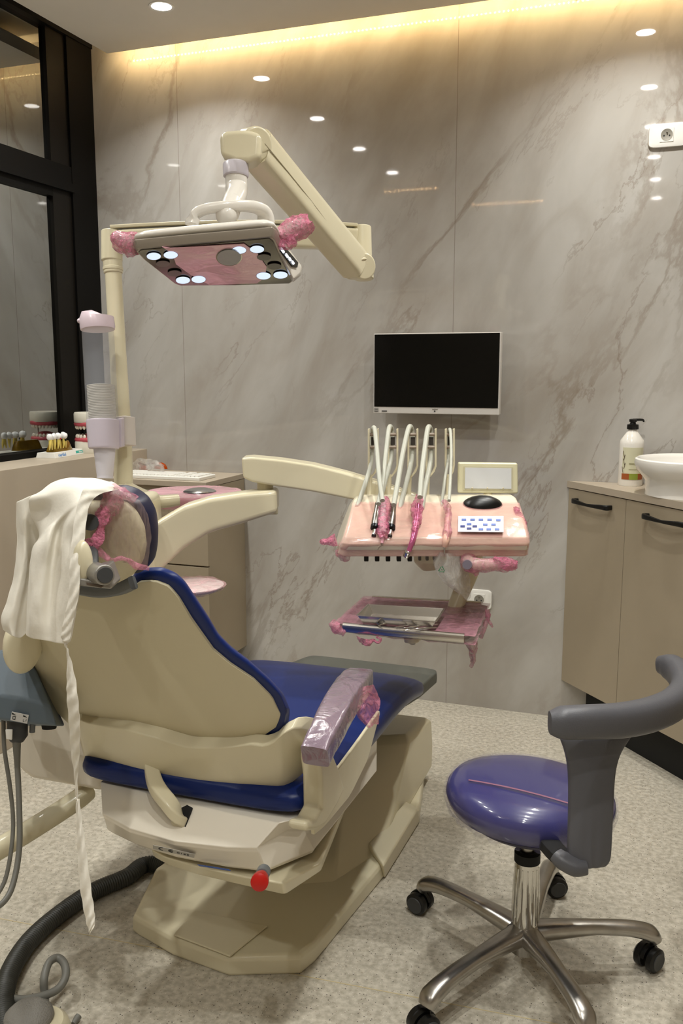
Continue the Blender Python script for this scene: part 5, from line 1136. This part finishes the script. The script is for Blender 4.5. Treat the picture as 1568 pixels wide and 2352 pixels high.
# ---- instrument tray below
t = thing('instrument_tray', D(940, 1430, 2.25), 'large steel instrument tray wrapped in pink film on an arm under the delivery unit', 'tray')
c4 = [D(762, 1440, 2.16), D(828, 1382, 2.42), D(1120, 1396, 2.44), D(1080, 1474, 2.18)]
n3 = (c4[1]-c4[0]).cross(c4[3]-c4[0]).normalized(); n3 = n3 if n3.z > 0 else -n3
z_t = .715
T0 = D(940, 1432, 2.26); tz = T0.z
def TP(x, y, o=0): return PZ(x, y, tz+o)
co = [TP(*p) for p in ((770, 1448), (838, 1385), (1122, 1400), (1086, 1478))]
def quadg(k, o):
    c = sum(co, Vector())/4; P = []
    for i in range(4):
        a = co[i]; p_, n_ = co[i-1], co[(i+1) % 4]
        for w_ in ((p_-a).normalized(), (n_-a).normalized()): P.append(c+((a+w_*.022)-c)*k+UP*o)
    return P
obj('tray_pan', loft([quadg(.90, -.001), quadg(.985, .012), quadg(1.0, .013), quadg(1.0, .0145), quadg(.982, .0145), quadg(.89, .0015)]), steelb, t, bevel=.0008)
for a_, b_ in ((0, 3), (1, 2)):
    pA, pB_ = co[a_].lerp(co[b_], .06)+UP*.010, co[a_].lerp(co[b_], .94)+UP*.010
    obj('rail', tube([pA, pB_], .0115, 16, 1, UP, circ(18, .7, 1, 3)), steel, t)
Gt = []
ex_ = 1.03
cc_ = sum(co, Vector())/4
for i in range(17):
    r = []
    for j in range(13):
        p = (co[0].lerp(co[3], i/16)).lerp(co[1].lerp(co[2], i/16), j/12); p = cc_+(p-cc_)*1.03
        r.append(p+UP*(.018+.003*noise.noise(p*30)))
    Gt.append(r)
obj('tray_film', crumple(thick(Gt, UP*.0006), .003, 45), film('tray_pink_film', 'C98F9E', .40, 34, 1, .07, .006, 1, .1), t)
obj('under_film', crumple(thick([[p-UP*.022 for p in r] for r in Gt], UP*.0006), .003, 45), bpy.data.materials['tray_pink_film'], t)
obj('film_edge', crumple(tube([p+UP*.004 for p in (co[0], co[1])], [.012, .010], 12, 1), .005, 60), film_pink, t)
for pts, rr2, sd_ in (([(762, 1428), (772, 1442), (792, 1455)], [.010, .014, .009], 1), ([(1120, 1408), (1115, 1430), (1104, 1465)], [.007, .006, .007], 2), ([(1118, 1400), (1122, 1425), (1130, 1440)], [.006, .005, .002], 3)):
    obj('film_edge', crumple(tube([D(x, y, 2.19 if x < 900 else 2.27) for x, y in pts], rr2, 12, 5), .004, 60, sd_), film_pink, t)
rows = [[(818, 1462, 2.17), (835, 1466, 2.15), (858, 1468, 2.17)], [(826, 1474, 2.17), (842, 1476, 2.15), (860, 1474, 2.17)], [(834, 1484, 2.17), (846, 1484, 2.155), (856, 1480, 2.17)]]
obj('film_tail', crumple(thick(cgrid([[D(*p) for p in r] for r in rows], 6), FH*.001), .005, 70), film_crump, t)
obj('film_tail', crumple(tube([D(856, 1470, 2.16), D(868, 1476, 2.16), D(874, 1468, 2.16), D(864, 1463, 2.16)], .003, 10, 5), .001, 80), film_crump, t)
rows = [[(1062, 1474, 2.2), (1078, 1478, 2.18), (1098, 1472, 2.2)], [(1074, 1492, 2.2), (1084, 1496, 2.18), (1096, 1490, 2.2)], [(1080, 1512, 2.2), (1087, 1516, 2.185), (1093, 1508, 2.2)], [(1076, 1532, 2.2), (1082, 1537, 2.19), (1088, 1524, 2.2)]]
obj('film_tail', crumple(thick(cgrid([[D(*p) for p in r] for r in rows], 6), FH*.001), .004, 60), film_pink, t)
obj('arm_knob', tube([D(945, 1462, 2.25), D(945, 1476, 2.25)], [.021, .018], 24, 1), cream, t, bevel=.003)
obj('arm', tube([D(945, 1470, 2.27), D(990, 1440, 2.34), D(1040, 1410, 2.38)], .014, 14, 4), cream, t)
# small steel tray with instruments
s4 = [TP(x, y, .02) for x, y in ((820, 1434), (846, 1408), (1019, 1418), (1000, 1449))]
t2 = thing('kidney_tray', sum(s4, Vector())/4, 'small rectangular steel tray holding hand instruments on the pink wrapped tray', 'tray')
t2.name = 'steel_dish'
cs_ = sum(s4, Vector())/4
def q4(k, o): return [cs_+(p-cs_)*k+UP*o for p in s4]
obj('dish', loft([q4(.86, .0), q4(.99, .021), q4(1.03, .0222), q4(1.03, .0232), q4(.985, .0232), q4(.85, .0015)]), steel, t2, bevel=.001)
def TI(x, y, o=.026): return PZ(x, y, tz+o)
for (a, b, lab) in (((858, 1424), (872, 1438), 'short steel probe lying at the left in the small steel tray'), ((868, 1436), (902, 1428), 'thin steel explorer pointing left in the small steel tray'), ((905, 1441), (1000, 1428), 'long steel hand instrument lying rearmost in the small steel tray'), ((910, 1444), (1004, 1434), 'long steel hand instrument lying in the middle of the small steel tray'), ((930, 1447), (1002, 1441), 'long steel hand instrument lying nearest the front of the small steel tray')):
    p, q_ = TI(*a), TI(*b)
    tag(obj('hand_instrument', tube([p, p.lerp(q_, .12), p.lerp(q_, .3), p.lerp(q_, .34), p.lerp(q_, .9), q_], [.0008, .0013, .0015, .0028, .0028, .0018], 10, 1), chrome), lab, 'dental instrument')

# ================================================================== origins at the base of each single mesh thing
for o in list(COL.objects):
    if o.type == 'MESH' and o.parent is None and o.get('kind') != 'structure' and o.data.users == 1 and not o.children:
        co_ = [v.co for v in o.data.vertices]
        c = Vector(((min(v.x for v in co_)+max(v.x for v in co_))/2, (min(v.y for v in co_)+max(v.y for v in co_))/2, min(v.z for v in co_)))
        o.data.transform(Matrix.Translation(-c)); o.location = c
